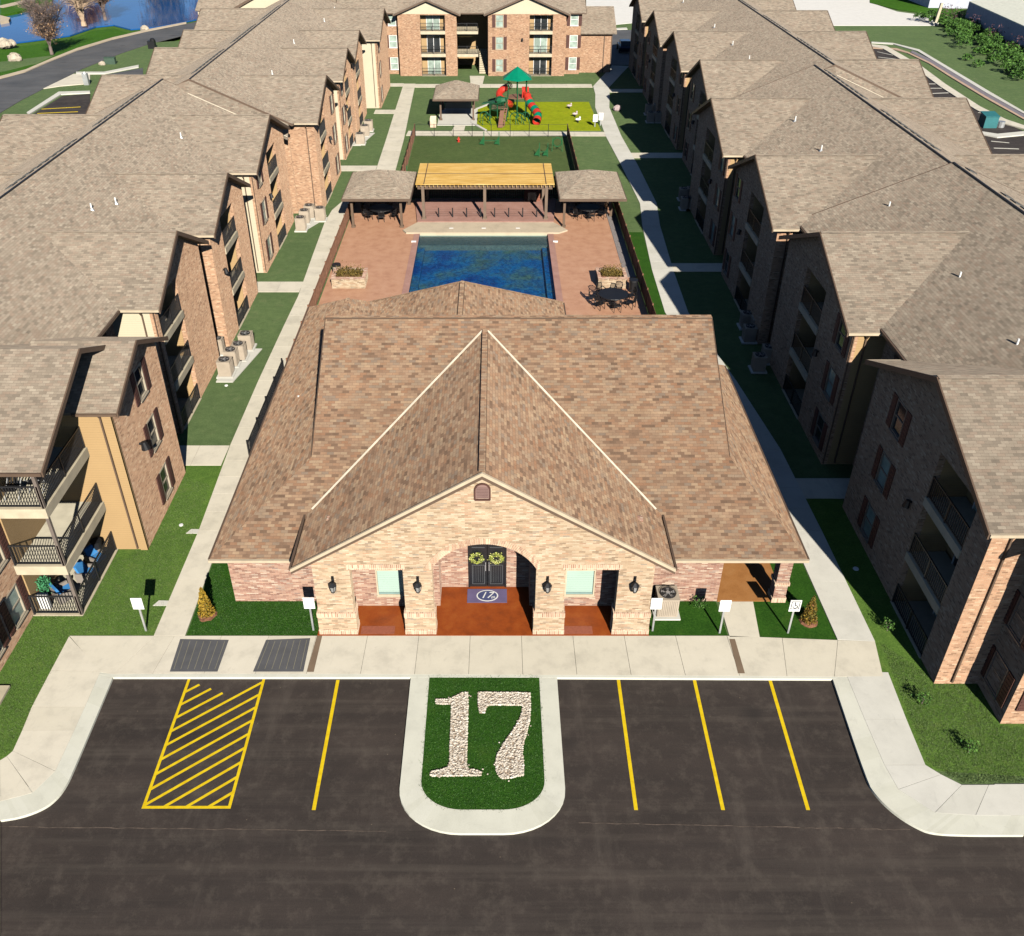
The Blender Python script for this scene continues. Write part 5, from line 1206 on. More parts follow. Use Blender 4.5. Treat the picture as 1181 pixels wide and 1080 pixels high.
def chair_proto(x, y, rz, label):
    C_ = thing('patio_chair', label, 'chair', (0, 0, 0), 'black patio chairs round the tables')
    m = MB(); m.box(-0.24, 0.24, -0.24, 0.22, 0.40, 0.44); m.build('seat', black, C_)
    m = MB()
    for i in range(6): m.bar((-0.2+0.08*i, 0.23, 0.44), (-0.2+0.08*i, 0.31, 0.92), 0.03, 0.02)
    m.ring((0, 0.29, 0.70), 0.24, 0.022, 14, 5, 'y'); m.build('backrest', black, C_)
    for sx_ in (-0.22, 0.22):
        m = MB(); m.bar((sx_, -0.22, 0), (sx_, -0.22, 0.62), 0.03, 0.03); m.bar((sx_, 0.22, 0), (sx_, 0.24, 0.62), 0.03, 0.03); m.bar((sx_, -0.22, 0.62), (sx_, 0.26, 0.64), 0.045, 0.03); m.build('arm_and_legs', black, C_)
    C_.location = (x, y, 0.05); C_.rotation_euler = (0, 0, rz); return C_
first = None
posn = ['nearest', 'near right', 'right', 'far right', 'farthest', 'far left', 'left', 'near left']
for (tx, ty, tr, tl, n) in ((-9.2, 72.0, 0.95, 'round table under the left pavilion', 7), (7.5, 72.2, 0.95, 'round table under the right pavilion', 7), (7.7, 55.3, 0.95, 'sunlit round table by the right planter', 7)):
    round_table(tx, ty, tr, tl)
    for i in range(n):
        a = -math.pi/2+2*math.pi*i/n+0.1; x, y = tx+1.3*math.cos(a), ty+1.25*math.sin(a); rz = a-math.pi/2
        lab = 'black patio chair, %s at the %s' % (['nearest', 'near right', 'right', 'far right', 'far left', 'left', 'near left'][i], tl)
        if first is None: first = chair_proto(x, y, rz, lab)
        else: dup(first, (x, y, 0.05), rz, lab)
def planter(x0, x1, y0, y1, lab):
    P = thing('brick_planter', lab, 'planter', ((x0+x1)/2, (y0+y1)/2, 0.05)); m = MB(); t = 0.2
    m.box(x0, x1, y0, y0+t, 0.05, 0.72); m.box(x0, x1, y1-t, y1, 0.05, 0.72); m.box(x0, x0+t, y0+t, y1-t, 0.05, 0.72); m.box(x1-t, x1, y0+t, y1-t, 0.05, 0.72); m.build('planter_wall', cream_brick, P)
    m = MB(); m.box(x0-0.03, x1+0.03, y0-0.03, y0+t, 0.721, 0.80); m.box(x0-0.03, x1+0.03, y1-t, y1+0.03, 0.721, 0.80); m.box(x0-0.03, x0+t, y0+t, y1-t, 0.721, 0.80); m.box(x1-t, x1+0.03, y0+t, y1-t, 0.721, 0.80); m.build('cap', rose_brick, P)
    m = MB(); m.box(x0+t, x1-t, y0+t, y1-t, 0.05, 0.66); m.build('soil', mulch, P)
    m = MB()
    for i in range(1300):
        bx = x0+0.3+(x1-x0-0.6)*((i % 7)+0.5)/7; m.leaf((bx+random.gauss(0, 0.13), (y0+y1)/2+random.gauss(0, 0.3), 0.66+abs(random.gauss(0, 0.24))), 0.06, 0.3)
    m.build('plants', leaf_olive, P, fix=False)
planter(-11.1, -8.85, 57.7, 59.5, 'cream brick planter with olive plants left of the pool'); planter(6.95, 8.9, 57.7, 59.5, 'cream brick planter with rusty plants right of the pool')
def bin_(x, y, z0, mat, lab):
    B_ = thing('litter_bin', lab, 'bin', (x, y, z0)); m = MB(); m.cone((x, y, z0), (x, y, z0+0.75), 0.26, 0.29, 16); m.build('drum', mat, B_); m = MB(); m.cone((x, y, z0+0.75), (x, y, z0+0.86), 0.32, 0.30, 16); m.build('lid', black, B_)
bin_(9.25, 57.2, 0.05, black, 'black litter bin right of the right planter'); bin_(-11.05, 59.9, 0.05, plain('bin_beige', (0.38, 0.33, 0.25), 0.7), 'beige bin with black lid behind the left planter')
for p, lab in (((684/3.857+300, 180+386/3.857), 'left'), ((640.5, 280), 'right')):
    x, y = G(*p); m = MB(); m.box(x-0.18, x+0.18, y-0.1, y+0.1, 0.05, 0.13); tag(m.build('skimmer_lid', white, None, (x, y, 0.05)), 'white skimmer lid on the deck %s of the pool' % lab, 'lid')
for i, px in enumerate((521, 558, 597)):
    x, y = G(px, 262); m = MB(); m.box(x-0.16, x+0.16, 68.9, 69.0, 0.161, 0.19); tag(m.build('water_spout', white, None, (x, 69, 0.16)), 'small white water spout on the beige step, %s' % ('left', 'middle', 'right')[i], 'spout', 'water spouts on the pool step')
def picket(name, pts, h, mat, lab, sp=0.11, w=0.03, z=0.0, cat='fence', solid=False):
    F_ = thing(name, lab, cat, (pts[0][0], pts[0][1], z)); m = MB(); m2 = MB(); m3 = MB()
    for a, b in zip(pts, pts[1:]):
        a = Vector((*a, 0)); b = Vector((*b, 0)); L = (b-a).length; d = (b-a)/L; n = max(1, int(L/sp))
        for i in range(n):
            c = a+d*(sp*(i+0.5)); hh = sp*0.46 if solid else w/2
            e = c+d*hh; s_ = c-d*hh
            m.bar((s_.x, s_.y, z+h/2), (e.x, e.y, z+h/2), 0.02, h-0.08)
        m2.bar((a.x, a.y, z+h-0.12), (b.x, b.y, z+h-0.12), 0.05, 0.04); m2.bar((a.x, a.y, z+0.15), (b.x, b.y, z+0.15), 0.05, 0.04)
        k = max(1, round(L/2.3))
        for i in range(k+1): c = a.lerp(b, i/k); m3.box(c.x-0.04, c.x+0.04, c.y-0.04, c.y+0.04, z, z+h+0.05)
    m.build('pickets', mat, F_); m2.build('rail', mat, F_); m3.build('post', mat, F_)
picket('pool_fence', [(-11.75, 45.5), (-11.75, 76.2)], 1.15, wood_red, 'brown picket fence along the left side of the pool deck', 0.1, 0.05)
picket('pool_fence', [(-11.9, 36.5), (-11.85, 44.8)], 1.5, black, 'black metal fence beside the left rear of the clubhouse', 0.1, 0.02)
picket('pool_fence', [(9.85, 45.5), (9.85, 76.2)], 1.25, wood_red, 'brown board fence along the right side of the pool deck', 0.13, 0.1, solid=True)
m = MB(); m.box(9.0, 9.78, 59.6, 72.5, 0.05, 0.075); struct(m.build('gravel_strip', plain('gravel', (0.24, 0.21, 0.2), 0.95, var=0.4, vscale=20)), 'grey gravel strip inside the right pool fence')
picket('dog_run_fence', [(-8.25, 96.0), (-8.25, 77.2)], 1.2, wood_red, 'brown fence along the left side of the dog run', 0.14, 0.09)
picket('dog_run_fence', [(7.35, 96.0), (7.35, 77.2)], 1.2, wood_red, 'brown fence along the right side of the dog run', 0.14, 0.09)
FW = thing('wire_fence', 'thin wire fence on slim posts along the far edge of the dog run', 'fence', (-0.5, 95.9, 0))
for i in range(9): x = -8.2+i*1.94; m = MB(); m.cone((x, 95.9, 0), (x, 95.9, 1.25), 0.03, 0.03, 6); m.build('post', rail_m, FW)
m = MB()
for z in (0.1, 0.6, 1.2): m.bar((-8.2, 95.9, z), (7.3, 95.9, z), 0.02, 0.02)
m.build('wire', rail_m, FW)
def hoop(x, y, lab, w=1.4):
    H = thing('agility_jump', lab, 'dog jump', (x, y, 0), 'green dog agility pieces in the run')
    for s_ in (-w/2, w/2):
        m = MB(); m.bar((x+s_, y, 0), (x+s_, y, 1.3), 0.07, 0.07); m.prism([(x+s_, y, 0.1), (x+s_, y, 0.9), (x+s_-0.5, y+0.1, 0.1)], (0, 0.05, 0)); m.build('wing', green_metal, H)
    m = MB(); m.bar((x-w/2, y, 0.45), (x+w/2, y, 0.45), 0.06, 0.06); m.build('bar', green_metal, H)
hoop(-0.4, 92.7, 'green dog jump at the far edge of the run', 1.5); hoop(4.6, 88.8, 'green dog jump near the right fence of the run', 0.8); hoop(-7.2, 81.5, 'green dog jump near the left fence of the run', 1.4)
x, y = 6.0, 90.5; H = thing('agility_hoop', 'green hoop on a stand behind the right dog jump', 'hoop', (x, y, 0)); m = MB(); m.ring((x, y, 0.9), 0.42, 0.05, 18, 6, 'y'); m.build('ring', green_metal, H); 
for q in (-1, 1): m = MB(); m.bar((x+0.5*q, y, 0), (x+0.45*q, y, 1.4), 0.06, 0.06); m.build('stand', green_metal, H)
x, y = G(529, 164); HS = lambda a, b, c: (x+(a-x)*0.62, y+(b-y)*0.62, c*0.62); H = thing('fire_hydrant', 'red hydrant in the dog run grass', 'hydrant', (x, y, 0)); m = MB(HS); m.cone((x, y, 0), (x, y, 0.6), 0.16, 0.14, 12); m.ball((x, y, 0.6), 0.16, 0.16, 0.16, 10, 5, 0, True); m.cone((x-0.26, y, 0.42), (x+0.26, y, 0.42), 0.08, 0.08, 8); m.cone((x, y, 0), (x, y, 0.06), 0.24, 0.24, 12); m.build('barrel', play_red, H); m = MB(HS); m.cone((x, y, 0.76), (x, y, 0.84), 0.05, 0.04, 6); m.build('cap_nut', play_red, H)

# ================================================================== PLAYGROUND
PL = thing('play_structure', 'climbing frame with green hexagonal canopy, red spiral slide and striped tube slide', 'play structure', (2.2, 103, 0.03))
cx, cy = 2.35, 104.2
m = MB(); n = 6; rim = [(cx+1.75*math.cos(math.pi/6+2*math.pi*i/n), cy+1.75*math.sin(math.pi/6+2*math.pi*i/n), 3.95) for i in range(n)]
for i in range(n): m.prism([rim[i], rim[(i+1) % n], (cx, cy, 5.1)], (0, 0, -0.05))
m.build('canopy', play_green, PL)
m = MB()
for i in range(n): x, y = cx+1.15*math.cos(math.pi/6+2*math.pi*i/n), cy+1.15*math.sin(math.pi/6+2*math.pi*i/n); m.cone((x, y, 0.03), (x, y, 4.25), 0.06, 0.06, 8)
for (x, y, h) in ((0.2, 102.6, 2.3), (1.2, 101.8, 2.4), (0.2, 101.2, 1.9), (-0.6, 101.8, 1.8), (3.9, 103.2, 2.4), (3.2, 101.9, 2.2)): m.cone((x, y, 0.03), (x, y, h), 0.055, 0.055, 8)
m.build('post', play_dkgreen, PL)
m = MB(); m.prism([(cx+1.2*math.cos(math.pi/6+2*math.pi*i/n), cy+1.2*math.sin(math.pi/6+2*math.pi*i/n), 2.0) for i in range(n)], (0, 0, 0.08)); m.box(-0.4, 1.3, 101.6, 103.2, 1.35, 1.42); m.build('platform', play_brown, PL)
m = MB()
for (x0, y0, x1, y1, z) in ((1.3, 102.9, 0.2, 102.6, 1.4), (-0.6, 101.8, 0.2, 101.2, 1.2), (1.2, 101.8, 0.2, 101.2, 1.3)):
    for k in range(7):
        t = k/6; m.bar((x0+(x1-x0)*t, y0+(y1-y0)*t, z), (x0+(x1-x0)*t, y0+(y1-y0)*t, z+0.8), 0.04, 0.04)
    m.bar((x0, y0, z+0.8), (x1, y1, z+0.8), 0.06, 0.06)
m.prism([(-1.5, 102.0, 1.75), (-0.1, 102.0, 1.9), (-0.1, 103.0, 1.9), (-1.3, 103.0, 1.7)], (0, 0, 0.06))
m.ball((0.6, 102.4, 2.05), 0.7, 0.6, 0.45, 8, 4, 0.1); m.build('guard_panel', play_dkgreen, PL)
m = MB()   # spiral slide in red
P = [(cx-1.2-0.0+0.62*math.cos(R(30)+t*5.6)-0.15, cy+0.1+0.62*math.sin(R(30)+t*5.6), 3.1-1.9*t) for t in [i/26 for i in range(27)]]
for a, b in zip(P, P[1:]): m.cone(a, b, 0.36, 0.36, 10, False)
m.build('spiral_slide', play_red, PL)
m = MB(); P = [(3.3, 104.0, 2.3), (3.45, 103.6, 2.2), (3.55, 103.2, 1.95), (3.65, 102.95, 1.75)]
for a, b in zip(P, P[1:]): m.cone(a, b, 0.45, 0.42, 12, False)
m.box(2.85, 3.6, 103.9, 104.0, 2.08, 3.1); m.box(2.85, 2.93, 103.2, 103.9, 2.08, 2.8); m.build('slide_entry', play_red, PL)
P = [(3.65, 102.95, 1.75), (3.85, 102.5, 1.5), (4.1, 102.05, 1.3), (4.35, 101.6, 1.1), (4.5, 101.1, 0.85), (4.45, 100.6, 0.6), (4.35, 100.15, 0.42)]
for i, (a, b) in enumerate(zip(P, P[1:])):
    m = MB(); m.cone(a, b, 0.43, 0.45, 14, False); m.build('tube_segment', play_green if i % 2 == 0 else play_red, PL)
m = MB()
for (x0, y0, z0, x1, y1, z1) in ((1.0, 101.8, 1.4, 0.4, 99.6, 0.03), (1.25, 101.9, 1.4, 0.9, 99.8, 0.03)): m.bar((x0, y0, z0), (x1, y1, z1), 0.1, 0.1)
for k in range(7): t = k/6; m.bar((1.0-0.6*t, 101.8-2.2*t, 1.4-1.35*t), (1.25-0.35*t, 101.9-2.1*t, 1.4-1.35*t), 0.1, 0.06)
m.prism([(0.5, 100.9, 1.3), (0.95, 100.9, 1.3), (0.75, 99.0, 0.1), (0.25, 99.0, 0.1)], (0, 0, 0.08)); m.build('climber', play_brown, PL)
m = MB()
for (x, y) in ((2.0, 100.6), (2.6, 100.5), (3.2, 100.9), (-0.9, 100.2), (-1.2, 101.2)):
    m.ring((x, y, 0.75), 0.45, 0.05, 14, 5, 'y', 0, math.pi); m.bar((x-0.45, y, 0.03), (x-0.45, y, 0.75), 0.06, 0.06); m.bar((x+0.45, y, 0.03), (x+0.2, y+0.3, 0.75), 0.06, 0.06)
m.build('climbing_arch', play_dkgreen, PL)
def rider(px, py, lab, mat, top):
    x, y = G(px, py); RS = lambda a, b, c: (x+(a-x)*0.62, y+(b-y)*0.75, c*0.65); T_ = thing('spring_rider', lab, 'spring rider', (x, y, 0.03), 'small play pieces on the lime surface'); m = MB(RS); m.cone((x, y, 0.03), (x, y, 0.4), 0.13, 0.1, 8); m.build('spring', black, T_)
    m = MB(RS); m.ball((x, y, 0.58), 0.5, 0.2, 0.2, 8, 5); m.ball((x+0.3, y, 0.85), 0.16, 0.14, 0.2, 8, 5); m.build('seat', mat, T_); m = MB(RS); m.cone((x+0.1, y-0.25, 0.8), (x+0.1, y+0.25, 0.8), 0.03, 0.03, 6); m.build('handle', top, T_)
pk = plain('pinkish_plastic', (0.55, 0.45, 0.45), 0.5)
rider(656.5, 126, 'pale spring rider farthest back on the lime surface', pk, play_red); rider(663, 135.5, 'pink and white spring rider in the middle of the lime surface', pk, play_red); rider(666.5, 142, 'white spring rider nearest on the lime surface', white, galv)
for p, l in (((686, 147), 'left'), ((692.5, 145), 'right')):
    x, y = G(*p); T_ = thing('notice_board', 'small white notice board by the playground path, the %s one' % l, 'notice board', (x, y, 0), 'notice boards by the playground'); m = MB(); m.box(x-0.24, x+0.24, y-0.03, y+0.03, 0.55, 1.3); m.build('panel', white, T_); m = MB(); m.box(x-0.05, x+0.05, y+0.031, y+0.09, 0, 1.3); m.build('post', galv, T_)
x, y = G(706.5, 128); x += 0.5; rock = MB(); rock.ball((x, y, 0.25), 0.42, 0.35, 0.35, 8, 5, 0.15); tag(rock.build('landscape_boulder', plain('pink_rock', (0.42, 0.33, 0.32), 0.9), None, (x, y, 0)), 'small pinkish boulder beside the right path near the playground', 'boulder')

# ================================================================== BALCONY FURNITURE (near left corner)
def armchair(x, y, z, rz, label, s=1.0):
    C_ = thing('armchair', label, 'armchair', (x, y, z), 'blue cushioned balcony chairs'); c, s_ = math.cos(rz), math.sin(rz)
    def T_(a, b, h): return (x+(a*c-b*s_)*s, y+(a*s_+b*c)*s, z+h*s)
    m = MB(T_); m.box(-0.36, 0.36, -0.34, 0.34, 0.08, 0.22); m.box(-0.36, -0.28, -0.34, 0.3, 0.22, 0.52); m.box(0.28, 0.36, -0.34, 0.3, 0.22, 0.52); m.box(-0.36, 0.36, 0.3, 0.36, 0.22, 0.6); m.build('wicker_frame', plain('wicker%d' % int(x*10), (0.25, 0.22, 0.19), 0.8), C_)
    m = MB(T_); m.box(-0.27, 0.27, -0.36, 0.12, 0.23, 0.38); m.build('seat_cushion', blue_fab, C_)
    m = MB(T_); m.prism([(-0.27, 0.14, 0.38), (0.27, 0.14, 0.38), (0.27, 0.26, 0.82), (-0.27, 0.26, 0.82)], (0, 0.1, 0.0)); m.build('back_cushion', blue_fab, C_)
armchair(-17.35, 27.15, 0.05, 2.4, 'blue cushioned chair at the corner of the ground balcony'); armchair(-16.8, 28.3, 0.05, 1.5, 'blue cushioned chair in the middle of the ground balcony'); armchair(-16.85, 29.35, 0.05, 1.1, 'blue cushioned chair at the far end of the ground balcony', 0.9)
P = thing('potted_plant', 'green leafy plant in a pink pot on the ground balcony', 'plant', (-17.95, 27.0, 0.05)); m = MB(); m.cone((-17.95, 27.0, 0.05), (-17.95, 27.0, 0.4), 0.14, 0.2, 12); m.build('pot', plain('pink_pot', (0.45, 0.25, 0.2), 0.7), P); m = MB()
for i in range(500): m.leaf((-17.95+random.gauss(0, 0.12), 27+random.gauss(0, 0.12), 0.4+random.uniform(0, 0.8)), 0.06, 0.4)
m.build('foliage', leafmat('mint_leaves', [(0, (0.02, 0.12, 0.04)), (1, (0.08, 0.36, 0.16))]), P, fix=False)
m = MB(); m.box(-18.1, -17.7, 26.5, 26.7, 0.05, 0.75); 
for i in range(3): m.box(-18.08+0.13*i, -18.0+0.13*i, 26.47, 26.499, 0.1, 0.72)
tag(m.build('white_crate', white, None, (-17.9, 26.6, 0.05)), 'white slatted box behind the railing of the ground balcony', 'crate')
P = thing('balcony_table', 'black round table on the middle balcony, far end', 'table', (-17.2, 29.4, 0.04)); m = MB(); m.cone((-16.9, 29.8, 0.5), (-16.9, 29.8, 0.85), 0.22, 0.24, 12); m.build('grill_bowl', black, P); m = MB(); m.cone((-16.9, 29.8, 0.04), (-16.9, 29.8, 0.5), 0.03, 0.03, 6); m.build('stand', black, P)
P['label'] = 'black kettle grill at the far end of the ground balcony'; P['category'] = 'grill'; P.name = 'kettle_grill'
def recliner(x, y, z, lab):
    P = thing('folding_chair', lab, 'chair', (x, y, z), 'black folding chairs on the top balcony'); m = MB(); m.prism([(x-0.25, y-0.3, z+0.4), (x+0.25, y-0.3, z+0.4), (x+0.25, y+0.2, z+0.36), (x-0.25, y+0.2, z+0.36)], (0, 0, 0.04)); m.build('seat', black, P)
    m = MB(); 
    for i in range(5): m.bar((x-0.22+0.11*i, y+0.2, z+0.4), (x-0.22+0.11*i, y+0.42, z+0.95), 0.05, 0.02)
    m.build('backrest', black, P)
    m = MB(); m.bar((x-0.25, y-0.3, z), (x-0.25, y+0.3, z+0.6), 0.03, 0.03); m.bar((x+0.25, y-0.3, z), (x+0.25, y+0.3, z+0.6), 0.03, 0.03); m.bar((x-0.25, y+0.3, z), (x-0.25, y-0.3, z+0.6), 0.03, 0.03); m.bar((x+0.25, y+0.3, z), (x+0.25, y-0.3, z+0.6), 0.03, 0.03); m.build('leg_frame', galv, P)
recliner(-17.7, 26.95, 5.32, 'black folding chair at the left of the top corner balcony'); recliner(-17.0, 27.4, 5.32, 'black folding chair at the right of the top corner balcony')

# ================================================================== FAR LEFT: road, pond, trees
def poly_sheet(name, pts, z, mat, lab, th=0.05): return sheet(name, [G(*p) for p in pts], z, mat, lab, th)
poly_sheet('road', [(-60, 150), (-60, 100), (0, 92), (30, 84), (60, 71), (90, 59), (130, 46.5), (170, 37), (215, 28), (260, 19), (262, 30), (216, 40), (176, 50), (140, 62), (95, 80), (60, 98), (25, 116), (0, 131)], 0.05, road_m, 'grey asphalt road curving past the pond', 0.1)
band('kerb', GP((-60, 97), (0, 89.5), (30, 81.5), (60, 68.5), (90, 56.5), (130, 44.5), (170, 35.2), (215, 26.5)), GP((-60, 100), (0, 92), (30, 84), (60, 71), (90, 59), (130, 46.5), (170, 37), (215, 28)), 0.15, coping, 'beige kerb along the far side of the curving road', 0)
poly_sheet('driveway', [(50, 103), (85, 86), (104, 87), (104, 97), (70, 100)], 0.07, conc, 'pale driveway apron off the curving road', 0.08)
band('kerb', GP((31, 131), (68, 107), (104, 106)), GP((34, 133), (70.5, 110), (104, 108.2)), 0.12, conc_white, 'white kerb of the small lot behind the left building', 0)
poly_sheet('parking_lot', [(36, 134), (72, 111.5), (104, 109), (104, 140), (36, 140)], 0.06, asph, 'dark parking lot behind the left building', 0.08)
m = MB()
for (a, b) in (((48, 126), (93, 123.5)), ((43, 131), (90, 129))):
    p, q = G(*a, 0.07), G(*b, 0.07); m.bar((*p, 0.07), (*q, 0.07), 0.2, 0.01)
struct(m.build('bay_line', yellow), 'yellow bay lines of the far left parking lot')
band('kerb', GP((88, 84), (120, 84), (160, 76)), GP((88, 86.3), (121, 86), (160, 78.5)), 0.12, conc_white, 'white kerb curving beside the left building', 0)
poly_sheet('parking_lot', [(122, 87), (165, 79), (165, 90), (122, 92)], 0.06, road_m, 'grey paving beyond the left building', 0.08)
m = MB(); pond = GP((-80, 62), (0, 48), (35, 44), (80, 38), (110, 28), (130, 26), (150, 31), (175, 29), (200, 25), (235, 18), (260, 8)) + [(-40, 330), (-320, 330)]
m.slab(pond, -0.55, -0.35); o = struct(m.build('pond', pond_m), 'blue pond reflecting autumn trees')
bank = GP((-80, 66), (0, 52), (35, 48), (80, 42), (105, 32), (130, 29), (150, 35), (175, 33), (205, 29), (235, 22), (265, 12))
front = GP((-80, 96), (0, 89), (35, 80), (60, 68), (90, 56), (110, 50), (130, 44), (160, 37), (180, 33.5), (210, 27.5), (270, 12))
m = MB()
for i in range(len(bank)-1): m.prism([(*bank[i], -0.5), (*front[i], 0.08), (*front[i+1], 0.08), (*bank[i+1], -0.5)], (0, 0, -0.6)) if i < 8 else None
bankm = grass('pond_grass', (0.020, 0.074, 0.005), (0.047, 0.142, 0.009), (0.088, 0.216, 0.019), 0.1)
struct(m.build('pond_bank', bankm), 'bright green grass bank of the pond')
sheet('pond_bank', GP((0, 5), (0, 18), (20, 14), (60, 3), (60, -12), (0, -12)), 0.0, bankm, 'green grass at the far side of the pond', 0.6)
poly_sheet('path', [(0, 9), (4, 9.5), (40, 1), (40, -2), (0, 7)], 0.06, coping, 'narrow beige path beyond the pond', 0.05)
poly_sheet('path', [(0, 18), (12, 21), (10, 24), (0, 26)], 0.06, coping, 'beige point of path by the water', 0.6)
def boulder(px, py, r, lab):
    x, y = G(px, py); m = MB(); m.ball((x, y, r*0.4), r*1.2, r, r*0.9, 9, 6, 0.16); m.ball((x+r*0.8, y-0.2, r*0.3), r*0.7, r*0.6, r*0.6, 8, 5, 0.16); tag(m.build('boulder', rock_m, None, (x, y, 0)), lab, 'boulder', 'pale boulders near the pond')
boulder(17, 70, 0.75, 'pale boulder on the grass between pond and road'); boulder(5, 53, 0.8, 'pale boulder at the water edge, at the far left'); boulder(13, 52, 0.6, 'smaller pale boulder at the water edge beside another'); boulder(167, 35, 0.55, 'flat pale rock by the road beyond the second tree'); boulder(118, 75, 0.35, 'small beige rock on the grass island beside the road')
x, y = G(128, 74); m = MB(); m.box(x-0.7, x+0.7, y-0.3, y+0.3, 0, 0.8); m.box(x-0.75, x+0.75, y-0.35, y+0.35, 0.8, 0.86); tag(m.build('utility_box', plain('box_green', (0.05, 0.09, 0.06), 0.6), None, (x, y, 0)), 'dark green utility box on the grass beyond the left roof', 'utility box')
x, y = G(176, 56); m = MB(); m.box(x-0.5, x+0.5, y-0.4, y+0.4, 0, 1.0); m.ball((x+0.2, y, 1.1), 0.4, 0.4, 0.3, 8, 5); tag(m.build('grill_cart', black, None, (x, y, 0)), 'black grill-like object at the roof edge beside the white kerb', 'grill')
x, y = G(100.5, 98); m = MB(); m.box(x-0.3, x+0.3, y-0.25, y+0.25, 0, 1.3); m.cone((x, y, 1.3), (x, y, 1.5), 0.2, 0.1, 8); tag(m.build('pedestal_box', galv, None, (x, y, 0)), 'grey pedestal box at the far left driveway edge', 'utility box')

def bare_tree(x, y, h, lab, bark, leafm, spread=0.55, nleaf=2500, forks=4, name='bare_tree', base=0.0, lsize=0.1, r0=None, short=0.16, low=0.6, cw=0.42):
    """trunk, limbs reaching evenly through an egg-shaped crown, then many fine twigs and thin leaves"""
    S = thing(name, lab, 'tree', (x, y, base)); m = MB(); tips = []
    r0 = r0 or h*0.026; fork = Vector((x, y, base+h*short))
    m.cone((x, y, base), fork, r0*1.25, r0, 9, False)
    def limb(p, q, ra, rb, n, wob):
        pts = [p]
        for k in range(1, n+1):
            t = k/n; c = p.lerp(q, t)+Vector((0, 0, math.sin(math.pi*t)*(q-p).length*0.06))
            if k < n: c += Vector((random.gauss(0, wob), random.gauss(0, wob), 0))
            m.cone(pts[-1], c, ra+(rb-ra)*(k-1)/n, ra+(rb-ra)*t, 6 if ra > 0.04 else 3, False); pts.append(c)
        return pts
    for i in range(forks):
        a = 6.283*i/forks+random.uniform(-0.3, 0.3); k = random.uniform(0.35, 1.0); zz = random.uniform(0.62, 1.0)
        tip = Vector((x+h*cw*k*0.8*math.cos(a)*(1.35-zz*0.6), y+h*cw*k*0.8*math.sin(a)*(1.35-zz*0.6), base+h*zz))
        main = limb(fork, tip, r0*0.6, r0*0.12, 6, h*0.012)
        for c in main[1:]:
            for j in range(5):
                d = Vector((random.gauss(0, 1), random.gauss(0, 1), random.uniform(0.3, 1.4))).normalized(); e = c+d*h*random.uniform(0.12, 0.24)
                sub = limb(c, e, r0*0.18, r0*0.06, 3, h*0.006)
                for c2 in sub[1:]:
                    for l in range(5):
                        d2 = (d+Vector((random.gauss(0, 0.7), random.gauss(0, 0.7), random.gauss(0.2, 0.5)))).normalized(); e2 = c2+d2*h*random.uniform(0.06, 0.13)
                        m.cone(c2, e2, r0*0.055, r0*0.02, 3, False); tips.append(e2)
    m.build('trunk', bark, S, fix=False)
    m = MB(); lowt = [t for t in tips if t.z < base+h*low] or tips
    for i in range(nleaf):
        t = random.choice(lowt if random.random() < 0.6 else tips); m.leaf(t+Vector((random.gauss(0, 0.12), random.gauss(0, 0.12), random.gauss(0, 0.12))), lsize, 0.2)
    m.build('crown', leafm, S, fix=False)
x, y = G(60, 63); bare_tree(x, y, 7.6, 'reddish nearly bare round tree on the pond bank', bark_red, leafmat('peach_leaves', [(0, (0.20, 0.10, 0.05)), (0.5, (0.36, 0.20, 0.10)), (1, (0.48, 0.32, 0.17))]), 0.62, 1500, 15, short=0.14, cw=0.5, low=0.55)
x, y = G(97, 30)
bare_tree(x, y, 13, 'pale multi-stemmed bare tree by the water, top left', bark_pale, leaf_rust, 0.42, 500, 8, lsize=0.07, short=0.05, cw=0.3, r0=0.36)
x, y = G(101, 28); bare_tree(x+1.5, y+4, 9, 'rusty-twigged tree right behind the pale bare tree', bark_red, leaf_rust, 0.7, 2500, 9)
for i, (x, y, h) in enumerate(((-66, 232, 17), (-56, 236, 19), (-47, 240, 18), (-78, 240, 15), (-100, 245, 13))):
    bare_tree(x, y, h, 'rusty tree on the far bank of the pond, %s' % ('in the middle of the row', 'second from the right', 'rightmost', 'second from the left', 'leftmost')[i], bark_red, [leaf_rust, leaf_rust, leaf_olive, leaf_olive, leaf_rust][i], 0.6, 3500, 8, base=-0.5, lsize=0.35, low=1.0)
sheet('far_bank', [(-330, 222), (-30, 216), (-20, 330), (-330, 330)], 0.0, bankm, 'grass on the far bank of the pond', 0.6)

# ================================================================== FAR RIGHT
sheet('concrete_lot', GP((676, 32), (740, 26), (905, 30), (1078, 30), (1080, 20), (1035, 14), (1005, 4), (1000, -14), (676, -14)), 0.05, conc_lot, 'large pale concrete lot beyond the buildings', 0.1)
sheet('driveway', [(14.6, 131), (19.5, 131), (24, 150), (24, 158), (14, 158), (14.8, 140)], 0.045, road_m, 'asphalt drive between the far buildings', 0.08)
offset_path('path', [(14.0, 158.0), (21, 160.0)], [(14.0, 156.8), (21, 158.6)], 2.0, conc_white, 0.08, 'pale pavement by the far drive')
poly_sheet('meadow', [(1003, 4), (1035, 12), (1080, 18), (1120, 18), (1125, 13), (1085, 10), (1050, 2), (1040, -8), (1003, -8)], 0.09, bankm, 'green strip between lot and warehouse', 0.05)
lotp = GP((1007, 54), (1025, 56), (1058, 74), (1080, 92), (1127, 122), (1145, 136), (1181, 152), (1230, 175), (1230, 230), (1150, 230), (1060, 120), (1000, 60))
sheet('parking_lot', lotp, 0.03, asph, 'brown parking lot behind the right buildings', 0.06)
band('kerb', GP((1003, 52), (1022, 54), (1062, 77), (1090, 98), (1130, 124), (1160, 139), (1181, 146), (1230, 166)), GP((1003, 54), (1018, 57), (1056, 80), (1084, 101), (1124, 127), (1154, 143), (1181, 150), (1230, 171)), 0.12, conc, 'pale kerb path along the parking lot behind the right buildings', 0)
m = MB()
